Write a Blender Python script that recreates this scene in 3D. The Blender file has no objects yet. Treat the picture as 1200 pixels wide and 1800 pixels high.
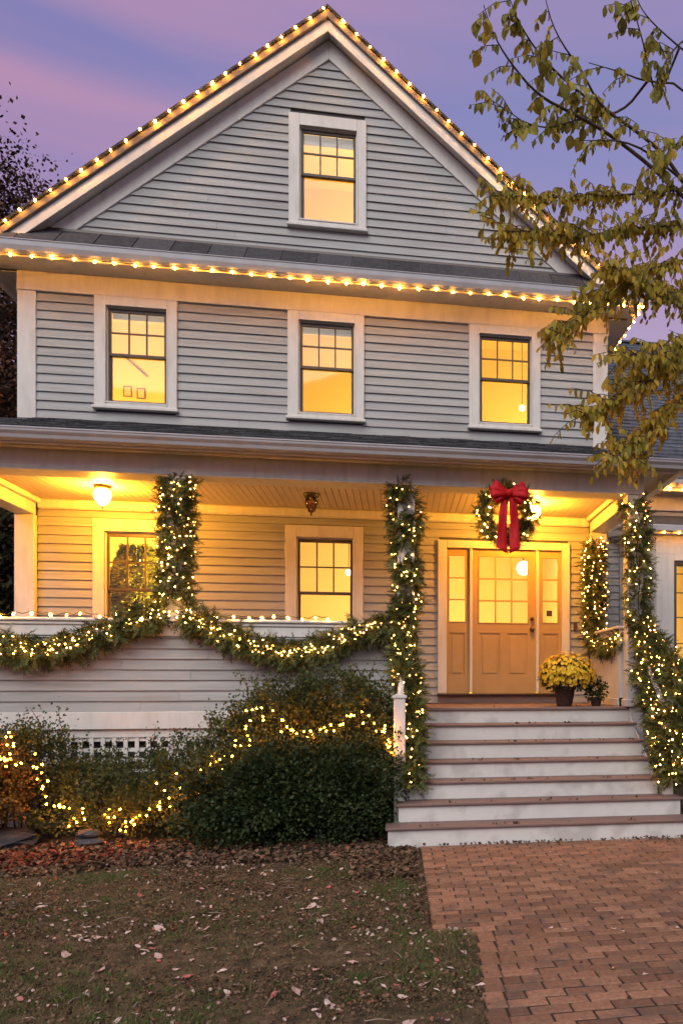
import bpy, math, random
import numpy as np
from mathutils import Vector, Matrix
C = bpy.context.scene.collection
sc = bpy.context.scene
rnd = random.Random(7)
R = math.radians

# ------------------------------------------------------------------ camera, sky, sun, exposure
cam_data = bpy.data.cameras.new('camera')
cam = bpy.data.objects.new('camera', cam_data)
C.objects.link(cam)
cam.location = (0, 0, 1.55)
cam.rotation_euler = (R(90), 0, R(-10.1))
cam_data.sensor_fit = 'HORIZONTAL'
cam_data.sensor_width = 36
cam_data.lens = 43.2
cam_data.shift_x = -0.2958
cam_data.shift_y = 0.25
cam_data.clip_end = 600
sc.camera = cam

world = bpy.data.worlds.new('World')
sc.world = world
world.use_nodes = True
wn = world.node_tree
wn.nodes.clear()
def N(nt, kind, **kw):
    n = nt.nodes.new(kind)
    for k, v in kw.items():
        setattr(n, k, v)
    return n
def ramp(nt, stops, interp='LINEAR'):
    r = nt.nodes.new('ShaderNodeValToRGB')
    r.color_ramp.interpolation = interp
    e = r.color_ramp.elements
    while len(e) < len(stops):
        e.new(0.5)
    for i, (p, c) in enumerate(stops):
        e[i].position = p
        e[i].color = (*c, 1)
    return r
L = wn.links.new
w_out = N(wn, 'ShaderNodeOutputWorld')
w_bg = N(wn, 'ShaderNodeBackground')
w_tc = N(wn, 'ShaderNodeTexCoord')
w_sep = N(wn, 'ShaderNodeSeparateXYZ')
L(w_tc.outputs['Generated'], w_sep.inputs[0])
# base dusk gradient by height
w_grad = ramp(wn, [(0.0, (.32, .27, .30)), (.25, (.46, .37, .47)), (.38, (.43, .36, .53)), (.48, (.31, .285, .50)), (.57, (.19, .235, .47)), (.66, (.155, .225, .46)), (1.0, (.09, .13, .33))])
L(w_sep.outputs['Z'], w_grad.inputs[0])
# broad pink afterglow, stronger towards the left of the house
w_map = N(wn, 'ShaderNodeMapping')
w_map.inputs['Scale'].default_value = (1.4, 1.4, 15.0)
w_map.inputs['Rotation'].default_value = (R(2), R(-3), 0)
w_map.inputs['Location'].default_value = (2.35, 0.9, 4.1)
L(w_tc.outputs['Generated'], w_map.inputs[0])
w_noise = N(wn, 'ShaderNodeTexNoise')
w_noise.inputs['Scale'].default_value = 1.35
w_noise.inputs['Detail'].default_value = 3.0
w_noise.inputs['Roughness'].default_value = 0.42
w_noise.inputs['Distortion'].default_value = 0.25
L(w_map.outputs[0], w_noise.inputs['Vector'])
w_cr = ramp(wn, [(0.30, (0, 0, 0)), (0.72, (1, 1, 1))], 'EASE')
L(w_noise.outputs['Fac'], w_cr.inputs[0])
w_side = N(wn, 'ShaderNodeMapRange')
w_side.inputs['From Min'].default_value = 0.12
w_side.inputs['From Max'].default_value = -0.45
w_side.inputs['To Min'].default_value = 0.38
w_side.inputs['To Max'].default_value = 1.0
L(w_sep.outputs['X'], w_side.inputs[0])
w_mul = N(wn, 'ShaderNodeMath', operation='MULTIPLY')
L(w_cr.outputs[0], w_mul.inputs[0]); L(w_side.outputs[0], w_mul.inputs[1])
w_purple = N(wn, 'ShaderNodeMix', data_type='RGBA')
w_purple.inputs[7].default_value = (.215, .15, .35, 1)
w_ps = N(wn, 'ShaderNodeMath', operation='MULTIPLY')
w_ps.inputs[1].default_value = 0.62
L(w_side.outputs[0], w_ps.inputs[0])
L(w_ps.outputs[0], w_purple.inputs[0])
L(w_grad.outputs[0], w_purple.inputs[6])
w_mix = N(wn, 'ShaderNodeMix', data_type='RGBA')
w_mix.inputs[7].default_value = (.45, .25, .39, 1)
L(w_mul.outputs[0], w_mix.inputs[0])
L(w_purple.outputs[2], w_mix.inputs[6])
L(w_mix.outputs[2], w_bg.inputs[0])
w_bg.inputs[1].default_value = 1.16
L(w_bg.outputs[0], w_out.inputs[0])

sun_data = bpy.data.lights.new('dusk_sky_light', 'SUN')
sun_data.energy = 2.6
sun_data.angle = R(52)
sun_data.color = (1.0, 0.975, 0.87)
sun = bpy.data.objects.new('dusk_sky_light', sun_data)
C.objects.link(sun)
# light travels from in front of the house (camera side), a little from the left, high up
sun_dir = Vector((0.22, 0.72, -0.72)).normalized()
sun.rotation_euler = sun_dir.to_track_quat('-Z', 'Y').to_euler()
sun.location = (-4, -6, 12)

sc.view_settings.view_transform = 'Standard'
sc.view_settings.look = 'None'
sc.view_settings.gamma = 1
sc.view_settings.exposure = 0
sc.view_settings.use_curve_mapping = False
sc.render.engine = 'CYCLES'
sc.cycles.use_denoising = True
sc.cycles.max_bounces = 6
sc.cycles.diffuse_bounces = 3
sc.cycles.glossy_bounces = 3
sc.cycles.transparent_max_bounces = 12
sc.cycles.sample_clamp_indirect = 4
sc.cycles.caustics_reflective = False
sc.cycles.caustics_refractive = False

# ------------------------------------------------------------------ materials
def mat(name, col, rough=.6, var=.12, scale=6., bump=0., bscale=60., island=0., obj_rnd=0., spec=.3, hue=None, stretch=None, wear=None):
    m = bpy.data.materials.new(name)
    m.use_nodes = True
    nt = m.node_tree
    b = nt.nodes['Principled BSDF']
    b.inputs['Roughness'].default_value = rough
    b.inputs['Specular IOR Level'].default_value = spec
    tc = N(nt, 'ShaderNodeTexCoord')
    geo = N(nt, 'ShaderNodeNewGeometry')
    mp = N(nt, 'ShaderNodeMapping')
    if stretch: mp.inputs['Scale'].default_value = stretch
    nt.links.new(geo.outputs['Position'], mp.inputs[0])
    nz = N(nt, 'ShaderNodeTexNoise')
    nz.inputs['Scale'].default_value = scale
    nz.inputs['Detail'].default_value = 6
    nt.links.new(mp.outputs[0], nz.inputs['Vector'])
    lo = tuple(c * (1 - var) for c in col)
    hi = tuple(min(1, c * (1 + var)) for c in col)
    if hue: hi = hue
    r = ramp(nt, [(.3, lo), (.7, hi)])
    nt.links.new(nz.outputs['Fac'], r.inputs[0])
    out = r.outputs[0]
    if island or obj_rnd:
        src = geo.outputs['Random Per Island'] if island else N(nt, 'ShaderNodeObjectInfo').outputs['Random']
        a = island or obj_rnd
        mr = N(nt, 'ShaderNodeMapRange')
        mr.inputs['To Min'].default_value = 1 - a
        mr.inputs['To Max'].default_value = 1 + a
        nt.links.new(src, mr.inputs[0])
        hs = N(nt, 'ShaderNodeHueSaturation')
        nt.links.new(mr.outputs[0], hs.inputs['Value'])
        nt.links.new(out, hs.inputs['Color'])
        out = hs.outputs[0]
    if wear:
        nz2 = N(nt, 'ShaderNodeTexNoise'); nz2.inputs['Scale'].default_value = wear[1]; nz2.inputs['Detail'].default_value = 8
        nt.links.new(mp.outputs[0], nz2.inputs['Vector'])
        r2 = ramp(nt, [(.52, (0, 0, 0)), (.68, (1, 1, 1))])
        nt.links.new(nz2.outputs['Fac'], r2.inputs[0])
        mx = N(nt, 'ShaderNodeMix', data_type='RGBA')
        mx.inputs[7].default_value = (*wear[0], 1)
        ml = N(nt, 'ShaderNodeMath', operation='MULTIPLY'); ml.inputs[1].default_value = wear[2]
        nt.links.new(r2.outputs[0], ml.inputs[0]); nt.links.new(ml.outputs[0], mx.inputs[0])
        nt.links.new(out, mx.inputs[6]); out = mx.outputs[2]
    nt.links.new(out, b.inputs['Base Color'])
    if bump:
        nb = N(nt, 'ShaderNodeTexNoise'); nb.inputs['Scale'].default_value = bscale; nb.inputs['Detail'].default_value = 4
        nt.links.new(mp.outputs[0], nb.inputs['Vector'])
        bp = N(nt, 'ShaderNodeBump'); bp.inputs['Strength'].default_value = bump; bp.inputs['Distance'].default_value = .01
        nt.links.new(nb.outputs['Fac'], bp.inputs['Height']); nt.links.new(bp.outputs[0], b.inputs['Normal'])
    return m
def ramp_mat(name, stops, rough=.75, src='island', trans=0.0, clump=0):
    """leaf-like material: each leaf (mesh island) or object picks one colour of the ramp"""
    m = bpy.data.materials.new(name); m.use_nodes = True
    nt = m.node_tree; b = nt.nodes['Principled BSDF']
    b.inputs['Roughness'].default_value = rough
    b.inputs['Specular IOR Level'].default_value = .25
    if src == 'island': s = N(nt, 'ShaderNodeNewGeometry').outputs['Random Per Island']
    else: s = N(nt, 'ShaderNodeObjectInfo').outputs['Random']
    if clump:
        g2 = N(nt, 'ShaderNodeNewGeometry'); nz = N(nt, 'ShaderNodeTexNoise'); nz.inputs['Scale'].default_value = clump; nz.inputs['Detail'].default_value = 3
        nt.links.new(g2.outputs['Position'], nz.inputs['Vector'])
        m1 = N(nt, 'ShaderNodeMapRange'); m1.inputs['From Min'].default_value = .35; m1.inputs['From Max'].default_value = .65; nt.links.new(nz.outputs['Fac'], m1.inputs[0])
        mx_ = N(nt, 'ShaderNodeMix'); mx_.inputs[0].default_value = .55; nt.links.new(s, mx_.inputs[2]); nt.links.new(m1.outputs[0], mx_.inputs[3]); s = mx_.outputs[0]
    r = ramp(nt, stops)
    nt.links.new(s, r.inputs[0]); nt.links.new(r.outputs[0], b.inputs['Base Color'])
    if trans:
        t = N(nt, 'ShaderNodeBsdfTranslucent'); mx = N(nt, 'ShaderNodeMixShader'); mx.inputs[0].default_value = trans
        nt.links.new(r.outputs[0], t.inputs[0]); nt.links.new(b.outputs[0], mx.inputs[1]); nt.links.new(t.outputs[0], mx.inputs[2])
        nt.links.new(mx.outputs[0], nt.nodes['Material Output'].inputs[0])
    return m
def emit(name, col, strength, vary=0):
    m = bpy.data.materials.new(name); m.use_nodes = True
    nt = m.node_tree; nt.nodes.clear()
    e = N(nt, 'ShaderNodeEmission'); e.inputs[0].default_value = (*col, 1); e.inputs[1].default_value = strength
    if vary:
        mr = N(nt, 'ShaderNodeMapRange'); mr.inputs['To Min'].default_value = strength*.35; mr.inputs['To Max'].default_value = strength*1.5
        nt.links.new(N(nt, 'ShaderNodeObjectInfo').outputs['Random'] if vary == 1 else N(nt, 'ShaderNodeNewGeometry').outputs['Random Per Island'], mr.inputs[0]); nt.links.new(mr.outputs[0], e.inputs[1])
    nt.links.new(e.outputs[0], N(nt, 'ShaderNodeOutputMaterial').inputs[0])
    return m
M = {}
M['clap'] = mat('grey_clapboard_paint', (.345, .362, .358), .55, .09, 3, .12, 90, obj_rnd=.05, stretch=(.4, 1, 6), wear=((.24, .225, .205), 2.3, .45))
M['trim'] = mat('white_trim_paint', (.62, .62, .585), .45, .06, 4, .06, 50, stretch=(5, 5, 1.2), wear=((.44, .43, .38), 2.0, .5))
M['drip'] = mat('rake_drip_edge', (.17, .15, .125), .7, .2, 9)
M['gutter'] = mat('gutter_enamel', (.40, .41, .43), .35, .06, 5, spec=.5, wear=((.35, .34, .32), 3.5, .5))
M['sheath'] = mat('wall_sheathing', (.10, .10, .105), .9)
M['sash'] = mat('bronze_sash', (.085, .065, .05), .4, .1, 8)
M['shingle'] = mat('asphalt_shingle', (.052, .055, .062), .95, .35, 30, .6, 160, obj_rnd=.3, wear=((.09, .09, .09), 9, .5))
M['shingle_s'] = mat('asphalt_shingle_courses', (.055, .056, .06), .95, .4, 25, .6, 160, island=.45)
M['slate'] = mat('blue_grey_shingle', (.085, .10, .125), .9, .3, 14, .4, 120, island=.22)
M['tread'] = mat('brown_composite_tread', (.20, .135, .115), .6, .18, 5, .15, 70, stretch=(1, 12, 12), obj_rnd=.08)
M['riser'] = mat('riser_paint', (.64, .635, .60), .5, .07, 4, .05, 50, wear=((.36, .34, .32), 4.0, .6))
M['door'] = mat('tan_door_paint', (.43, .30, .13), .4, .05, 5, .04, 40)
M['ceil'] = mat('beadboard_paint', (.62, .55, .45), .45, .05, 4, obj_rnd=.03)
M['bronze'] = mat('dark_bronze', (.06, .04, .03), .35, .15, 20, spec=.6)
M['brick'] = mat('red_brown_brick', (.235, .125, .074), .85, .28, 38, .5, 110, obj_rnd=.36, wear=((.105, .075, .062), 5.0, .7), hue=(.275, .152, .09))
M['brick_s'] = mat('red_brown_brick_far', (.25, .132, .076), .85, .28, 38, .4, 110, island=.26, wear=((.12, .085, .07), 5.0, .5))
M['joint'] = mat('sand_joint', (.035, .026, .020), .98, .35, 30, .6, 150, wear=((.035, .045, .016), 2.2, .8))
M['soil'] = mat('lawn_soil', (.055, .048, .026), .98, .5, 9, 1.0, 90, hue=(.15, .102, .058), wear=((.042, .055, .018), 1.6, .75))
M['bark'] = mat('bark', (.075, .055, .042), .95, .3, 14, .8, 40, stretch=(1, 1, .25))
M['twig'] = mat('twig', (.05, .038, .03), .9, .2, 20)
M['stone'] = mat('blue_grey_stone', (.065, .072, .085), .9, .2, 8, .5, 40)
M['pot'] = mat('dark_brown_pot', (.045, .022, .018), .55, .2, 20, .1, 60)
M['velvet'] = mat('red_velvet', (.50, .006, .012), .65, .18, 25, .15, 120)
M['wallin'] = mat('cream_interior_wall', (.78, .67, .36), .8, .03, 2)
M['shade'] = mat('cream_roller_shade', (.72, .66, .52), .8, .04, 6)
M['wire'] = mat('dark_green_wire', (.012, .02, .012), .5)
M['fir'] = ramp_mat('fir_needles', [(0, (.030, .045, .014)), (.45, (.080, .10, .028)), (.8, (.16, .165, .05)), (1, (.34, .32, .15))], .6, clump=9)
M['bush'] = ramp_mat('bush_leaf', [(0, (.012, .026, .010)), (.6, (.035, .058, .018)), (.9, (.07, .085, .028)), (1, (.13, .12, .05))], .55, trans=.15, clump=5)
M['bush2'] = ramp_mat('olive_bush_leaf', [(0, (.026, .040, .014)), (.55, (.060, .085, .026)), (.9, (.12, .13, .04)), (1, (.19, .12, .045))], .65, trans=.2, clump=4)
M['bush3'] = ramp_mat('russet_bush_leaf', [(0, (.04, .040, .015)), (.55, (.085, .075, .024)), (.9, (.15, .11, .03)), (1, (.20, .08, .03))], .65, trans=.2)
M['treeleaf'] = ramp_mat('autumn_leaf', [(0, (.25, .21, .03)), (.45, (.44, .34, .045)), (.8, (.55, .39, .05)), (1, (.50, .26, .06))], .6, trans=.45, clump=3)
M['treeleaf2'] = ramp_mat('green_autumn_leaf', [(0, (.14, .16, .04)), (.5, (.28, .26, .05)), (1, (.42, .35, .06))], .6, trans=.35, clump=3)
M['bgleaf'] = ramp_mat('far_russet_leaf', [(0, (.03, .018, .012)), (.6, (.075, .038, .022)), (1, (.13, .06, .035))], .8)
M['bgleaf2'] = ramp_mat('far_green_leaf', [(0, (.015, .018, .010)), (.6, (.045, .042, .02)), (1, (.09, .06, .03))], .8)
M['grass'] = ramp_mat('grass_blade', [(0, (.050, .080, .018)), (.35, (.085, .11, .026)), (.6, (.14, .115, .045)), (1, (.23, .17, .085))], .8, clump=1.6)
M['litter'] = ramp_mat('leaf_litter', [(0, (.040, .026, .014)), (.35, (.085, .055, .030)), (.7, (.14, .085, .050)), (.93, (.21, .135, .085)), (1, (.28, .09, .05))], .85)
M['redlitter'] = ramp_mat('red_leaf_litter', [(0, (.07, .022, .012)), (.5, (.16, .042, .022)), (1, (.28, .09, .04))], .8)
M['pale'] = ramp_mat('pale_fallen_leaf', [(0, (.42, .30, .25)), (.55, (.58, .45, .38)), (.8, (.62, .50, .42)), (.86, (.50, .14, .13)), (1, (.28, .12, .06))], .7, src='object')
M['mum'] = ramp_mat('yellow_mum_petals', [(0, (.55, .32, .015)), (.4, (.85, .58, .03)), (.8, (.95, .74, .07)), (1, (.85, .48, .05))], .6, trans=.15)
M['bulb'] = emit('warm_bulb', (1, .38, .045), 185, 1)
M['bulb_b'] = emit('amber_bulb', (1, .27, .010), 260, 1)
M['bulb_g'] = emit('garland_bulb', (1, .45, .09), 60, 2)
M['globe'] = emit('lit_lamp_glass', (1, .36, .026), 680)
M['globe_in'] = emit('indoor_lamp_glass', (1, .75, .40), 9)
M['tinyglow'] = emit('tree_bulb', (1, .75, .25), 12)
def glass_mat(name, gloss, tint=(1, 1, 1)):
    m = bpy.data.materials.new(name); m.use_nodes = True
    nt = m.node_tree; nt.nodes.clear()
    t = N(nt, 'ShaderNodeBsdfTransparent'); t.inputs[0].default_value = (*tint, 1)
    g = N(nt, 'ShaderNodeBsdfGlossy'); g.inputs['Roughness'].default_value = .03
    fr = N(nt, 'ShaderNodeFresnel'); fr.inputs[0].default_value = 1.5
    ad = N(nt, 'ShaderNodeMath', operation='ADD'); ad.inputs[1].default_value = gloss
    x = N(nt, 'ShaderNodeMixShader')
    nt.links.new(fr.outputs[0], ad.inputs[0]); nt.links.new(ad.outputs[0], x.inputs[0])
    nt.links.new(t.outputs[0], x.inputs[1]); nt.links.new(g.outputs[0], x.inputs[2])
    nt.links.new(x.outputs[0], N(nt, 'ShaderNodeOutputMaterial').inputs[0])
    return m
M['glass'] = glass_mat('window_glass', -.01)
M['jar'] = glass_mat('amber_lamp_glass', .08, (.75, .5, .25))

# ------------------------------------------------------------------ mesh helpers
class MB:
    def __init__(s): s.v = []; s.f = []
    def box(s, x0, x1, y0, y1, z0, z1):
        n = len(s.v)
        s.v += [(x0,y0,z0),(x1,y0,z0),(x1,y1,z0),(x0,y1,z0),(x0,y0,z1),(x1,y0,z1),(x1,y1,z1),(x0,y1,z1)]
        s.f += [tuple(n+i for i in q) for q in ((0,3,2,1),(4,5,6,7),(0,1,5,4),(1,2,6,5),(2,3,7,6),(3,0,4,7))]
        return s
    def prism_xz(s, poly, y0, y1):
        """polygon in x,z (counter-clockwise seen from -y) pushed back along y"""
        n = len(s.v); k = len(poly)
        s.v += [(x, y0, z) for x, z in poly] + [(x, y1, z) for x, z in poly]
        s.f.append(tuple(n+i for i in range(k)))
        s.f.append(tuple(n+k+i for i in reversed(range(k))))
        for i in range(k):
            j = (i+1) % k
            s.f.append((n+j, n+i, n+k+i, n+k+j))
        return s
    def prism_yz(s, poly, x0, x1):
        n = len(s.v); k = len(poly)
        s.v += [(x0, y, z) for y, z in poly] + [(x1, y, z) for y, z in poly]
        s.f.append(tuple(n+i for i in reversed(range(k))))
        s.f.append(tuple(n+k+i for i in range(k)))
        for i in range(k):
            j = (i+1) % k
            s.f.append((n+i, n+j, n+k+j, n+k+i))
        return s
    def face(s, *pts):
        n = len(s.v); s.v += list(pts); s.f.append(tuple(range(n, n+len(pts)))); return s
    def tube(s, pts, rad, sides=6, cap=True):
        pts = [Vector(p) for p in pts]
        if not isinstance(rad, (list, tuple)): rad = [rad]*len(pts)
        n0 = len(s.v)
        for i, p in enumerate(pts):
            a = pts[max(i-1, 0)]; b = pts[min(i+1, len(pts)-1)]
            d = (b-a).normalized()
            u = d.cross(Vector((0, 0, 1)))
            if u.length < .05: u = d.cross(Vector((1, 0, 0)))
            u.normalize(); w = d.cross(u)
            for k in range(sides):
                t = 2*math.pi*k/sides
                s.v.append(tuple(p + (u*math.cos(t) + w*math.sin(t))*rad[i]))
        for i in range(len(pts)-1):
            for k in range(sides):
                k2 = (k+1) % sides
                a = n0+i*sides
                s.f.append((a+k, a+k2, a+sides+k2, a+sides+k))
        if cap:
            s.f.append(tuple(n0+k for k in reversed(range(sides))))
            e = n0+(len(pts)-1)*sides
            s.f.append(tuple(e+k for k in range(sides)))
        return s
    def lathe(s, prof, cx, cy, sides=20):
        """prof: list of (r, z)"""
        n0 = len(s.v)
        for r, z in prof:
            for k in range(sides):
                t = 2*math.pi*k/sides
                s.v.append((cx+r*math.cos(t), cy+r*math.sin(t), z))
        for i in range(len(prof)-1):
            for k in range(sides):
                k2 = (k+1) % sides; a = n0+i*sides
                s.f.append((a+k, a+k2, a+sides+k2, a+sides+k))
        s.f.append(tuple(n0+k for k in reversed(range(sides))))
        e = n0+(len(prof)-1)*sides
        s.f.append(tuple(e+k for k in range(sides)))
        return s
    def blob(s, c, r, sub=0):
        n = len(s.v); x, y, z = c
        if sub == 0:   # octahedron
            s.v += [(x+r,y,z),(x-r,y,z),(x,y+r,z),(x,y-r,z),(x,y,z+r),(x,y,z-r)]
            s.f += [tuple(n+i for i in q) for q in ((0,2,4),(2,1,4),(1,3,4),(3,0,4),(2,0,5),(1,2,5),(3,1,5),(0,3,5))]
        return s
    def mesh(s, name):
        me = bpy.data.meshes.new(name); me.from_pydata([tuple(v) for v in s.v], [], s.f); me.update(); return me
    def build(s, name, m, parent=None, smooth=False, kind=None, bevel=0, label=None):
        o = link(name, s.mesh(name), m, parent, kind, label)
        if smooth: o.data.shade_smooth()
        if bevel:
            b = o.modifiers.new('edge', 'BEVEL'); b.width = bevel; b.segments = 1; b.limit_method = 'ANGLE'
        return o
def link(name, me, m, parent=None, kind=None, label=None, loc=None, rot=None, scale=None):
    o = bpy.data.objects.new(name, me)
    if m and not me.materials: me.materials.append(m)
    C.objects.link(o)
    if parent: o.parent = parent
    if kind: o['kind'] = kind
    if label: o['label'] = label
    if loc: o.location = loc
    if rot: o.rotation_euler = rot
    if scale: o.scale = scale
    return o
def thing(name, label, cat, loc=(0, 0, 0), group=None, parent=None):
    o = bpy.data.objects.new(name, None); C.objects.link(o); o.location = loc
    o.empty_display_size = .2
    if label: o['label'] = label
    if cat: o['category'] = cat
    if group: o['group'] = group
    if parent: o.parent = parent
    return o
def np_mesh(name, V, F):
    V = np.asarray(V, dtype=np.float32); F = np.asarray(F, dtype=np.int32)
    me = bpy.data.meshes.new(name)
    me.vertices.add(len(V)); me.vertices.foreach_set('co', V.ravel())
    k = F.shape[1]
    me.loops.add(F.size); me.loops.foreach_set('vertex_index', F.ravel())
    me.polygons.add(len(F)); me.polygons.foreach_set('loop_start', np.arange(0, F.size, k, dtype=np.int32))
    me.polygons.foreach_set('loop_total', np.full(len(F), k, dtype=np.int32))
    me.update(calc_edges=True); me.validate()
    return me
def unit(a): return a/np.maximum(np.linalg.norm(a, axis=1, keepdims=True), 1e-9)
def leaf_mesh(name, P, D, Nn, ln, wd, fold=.25, shape='diamond'):
    """one small folded leaf per row: P base, D direction, Nn up, ln length, wd half width"""
    D = unit(D); S = unit(np.cross(D, Nn)); U = np.cross(S, D)
    ln = np.asarray(ln).reshape(-1, 1); wd = np.asarray(wd).reshape(-1, 1)
    n = len(P)
    if shape == 'diamond':
        V = np.stack([P, P+D*ln*.5+S*wd+U*wd*fold, P+D*ln, P+D*ln*.5-S*wd+U*wd*fold], 1).reshape(-1, 3)
        b = np.arange(n)*4
        F = np.concatenate([np.stack([b, b+2, b+1], 1), np.stack([b, b+3, b+2], 1)])
    else:
        prof = [(.12, .5), (.34, .96), (.58, 1.0), (.82, .62)]
        V = np.stack([P]+[P+D*ln*t+S*wd*w+U*wd*fold*w for t, w in prof]+[P+D*ln-U*wd*.4]+[P+D*ln*t-S*wd*w+U*wd*fold*w for t, w in prof[::-1]]+[P+D*ln*.5], 1).reshape(-1, 3)
        b = np.arange(n)*11
        F = np.concatenate([np.stack([b+10, b+i, b+(i+1) % 10], 1) for i in range(10)])
    return np_mesh(name, V, F)
rg = np.random.RandomState(11)
def rdir(n): return unit(rg.normal(size=(n, 3)))
def resample(pts, step):
    pts = [Vector(p) for p in pts]; out = [pts[0]]; 
    for a, b in zip(pts, pts[1:]):
        k = max(1, int((b-a).length/step))
        for i in range(1, k+1): out.append(a.lerp(b, i/k))
    return out
def smooth_path(pts, it=2):
    pts = [Vector(p) for p in pts]
    for _ in range(it):
        q = [pts[0]]
        for a, b in zip(pts, pts[1:]): q += [a.lerp(b, .25), a.lerp(b, .75)]
        q.append(pts[-1]); pts = q
    return pts

# ------------------------------------------------------------------ the ground
W = 11.3            # plane of the house's front wall
def gz(x, y):       # gentle unevenness of the lawn
    return .018*math.sin(1.7*x+.6)*math.cos(1.3*y) + .012*math.sin(3.9*x+2.2*y) - .012
def build_ground():
    xs = [-120, -60, -30, -15] + [ -9 + .3*i for i in range(70)] + [13, 18, 30, 60, 120]
    ys = [-60, -20, -5] + [ .5 + .3*i for i in range(50)] + [17, 22, 30, 60, 150, 300]
    V = []; F = []
    for y in ys:
        for x in xs:
            inpath = (.0 < x < 4.5 and 3 < y < 9.6) or y > 9
            z = -.03 if inpath else (gz(x, y) if (-9 < x < 12 and .5 < y < 9) else -.02)
            V.append((x, y, z))
    nx = len(xs)
    for j in range(len(ys)-1):
        for i in range(nx-1):
            a = j*nx+i; F.append((a, a+1, a+nx+1, a+nx))
    me = bpy.data.meshes.new('lawn'); me.from_pydata(V, [], F); me.update(); me.shade_smooth()
    o = link('lawn', me, M['soil'], kind='structure')
    return o
lawn = build_ground()

# brick path: wide landing before the steps, then a narrower walk with a border row
path = thing('brick_path', None, None)
path['kind'] = 'structure'
SKEW = .062         # the narrow walk runs off a little to one side
def SK(y): return SKEW*max(0, 5.17-y)
MB().box(.212, 3.6, 5.17, 7.9, -.2, -.007).build('joint_bed', M['joint'], path)
jb = MB(); jb.v = [(x-SK(y), y, z) for z in (-.2, -.007) for x, y in ((.49, 2.0), (1.90, 2.0), (1.90, 5.17), (.49, 5.17))]
jb.f = [(3,2,1,0),(4,5,6,7),(0,1,5,4),(1,2,6,5),(2,3,7,6),(3,0,4,7)]
jb.build('joint_bed', M['joint'], path)
def brick_mesh(l, w, h, j):
    r = random.Random(j); c = .006
    m = MB(); n = 0
    x, y = l/2, w/2
    jit = lambda: r.uniform(-.0015, .0015)
    m.v = [(-x+jit(),-y+jit(),-h),(x+jit(),-y+jit(),-h),(x+jit(),y+jit(),-h),(-x+jit(),y+jit(),-h),
           (-x,-y,-c),(x,-y,-c),(x,y,-c),(-x,y,-c),
           (-x+c,-y+c,0),(x-c,-y+c,0),(x-c,y-c,0),(-x+c,y-c,0)]
    m.f = [(0,1,5,4),(1,2,6,5),(2,3,7,6),(3,0,4,7),(4,5,9,8),(5,6,10,9),(6,7,11,10),(7,4,8,11),(8,9,10,11)]
    return m
bricks = []
def add_brick(cx, cy, l, w, rz=0): bricks.append((cx-SK(cy), cy, l, w, math.atan(SKEW)*.5 if cy < 5.17 else 0))
BL, BW, GAP = .203, .1015, .009
row = 0
y = 7.84
while y > 5.2:
    x = .215 - (BL*.5 if row % 2 else 0) + rnd.uniform(-.004, .004)
    while x < 3.55:
        x0 = max(x, .215); x1 = x+BL
        if x1-x0 > .05: add_brick((x0+x1-GAP)/2, y-BW/2, x1-x0-GAP, BW-.0135)
        x = x1
    y -= BW; row += 1
ytop = y
while y > 2.7:
    x = .602 - (BL*.5 if row % 2 else 0) + rnd.uniform(-.004, .004)
    while x < 1.78:
        x0 = max(x, .602); x1 = min(x+BL, 1.785)
        if x1-x0 > .05: add_brick((x0+x1-GAP)/2, y-BW/2, x1-x0-GAP, BW-.0125)
        x += BL
    y -= BW; row += 1
yy = ytop
while yy > 2.7:
    add_brick(.543, yy-BL/2, BW, BL-GAP); add_brick(1.845, yy-BL/2, BW-GAP, BL-GAP); yy -= BL
def sees(cx, cy):
    th = R(10.1); r = cx*math.cos(th)-cy*math.sin(th); d = cx*math.sin(th)+cy*math.cos(th)
    px = 955+1440*r/d; py = 1200+1440*1.55/d
    return -30 < px < 1240 and py < 1840
vis = [b for b in bricks if sees(b[0], b[1])]
vis.sort(key=lambda b: b[1])
near, far = vis[:300], vis[300:]
far += [b for b in bricks if not sees(b[0], b[1])]
cache = {}
for (cx, cy, l, w, rz) in near:
    k = (round(l, 2), round(w, 2), rnd.randrange(2))
    if k not in cache: cache[k] = brick_mesh(l, w, .05, hash(k) % 97).mesh('brick')
    link('brick', cache[k], M['brick'], path, loc=(cx, cy, rnd.uniform(-.003, .003)),
         rot=(rnd.uniform(-.016, .016), rnd.uniform(-.014, .014), rz+rnd.uniform(-.012, .012)))
fb = MB()
for (cx, cy, l, w, rz) in far:
    m = brick_mesh(l, w, .05, 3); n = len(fb.v); dz = rnd.uniform(-.0035, .0035)
    fb.v += [(a+cx, b+cy, c+dz+a*.01) for a, b, c in m.v]; fb.f += [tuple(n+i for i in f) for f in m.f]
fb.build('distant_bricks', M['brick_s'], path, kind='stuff')

# ------------------------------------------------------------------ the house
house = thing('house', 'grey clapboard house with white trim, steep gable and a long front porch', 'house', (0, W, 0))
HX, HY = 0.0, W
class HB(MB):       # parts of the house are written in world coordinates and shifted under the house's root
    def build(s, name, m, parent=None, **kw):
        kw.setdefault('label', None)
        p = parent or house
        o = MB.build(s, name, m, p, **kw)
        o.matrix_parent_inverse = Matrix.Translation((0, -W, 0))
        return o
X0, X1 = -4.69, 2.93
AX = -.90           # ridge line
SL = .83            # roof slope
def rake(z_ap, x): return z_ap - SL*abs(x-AX)

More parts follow.
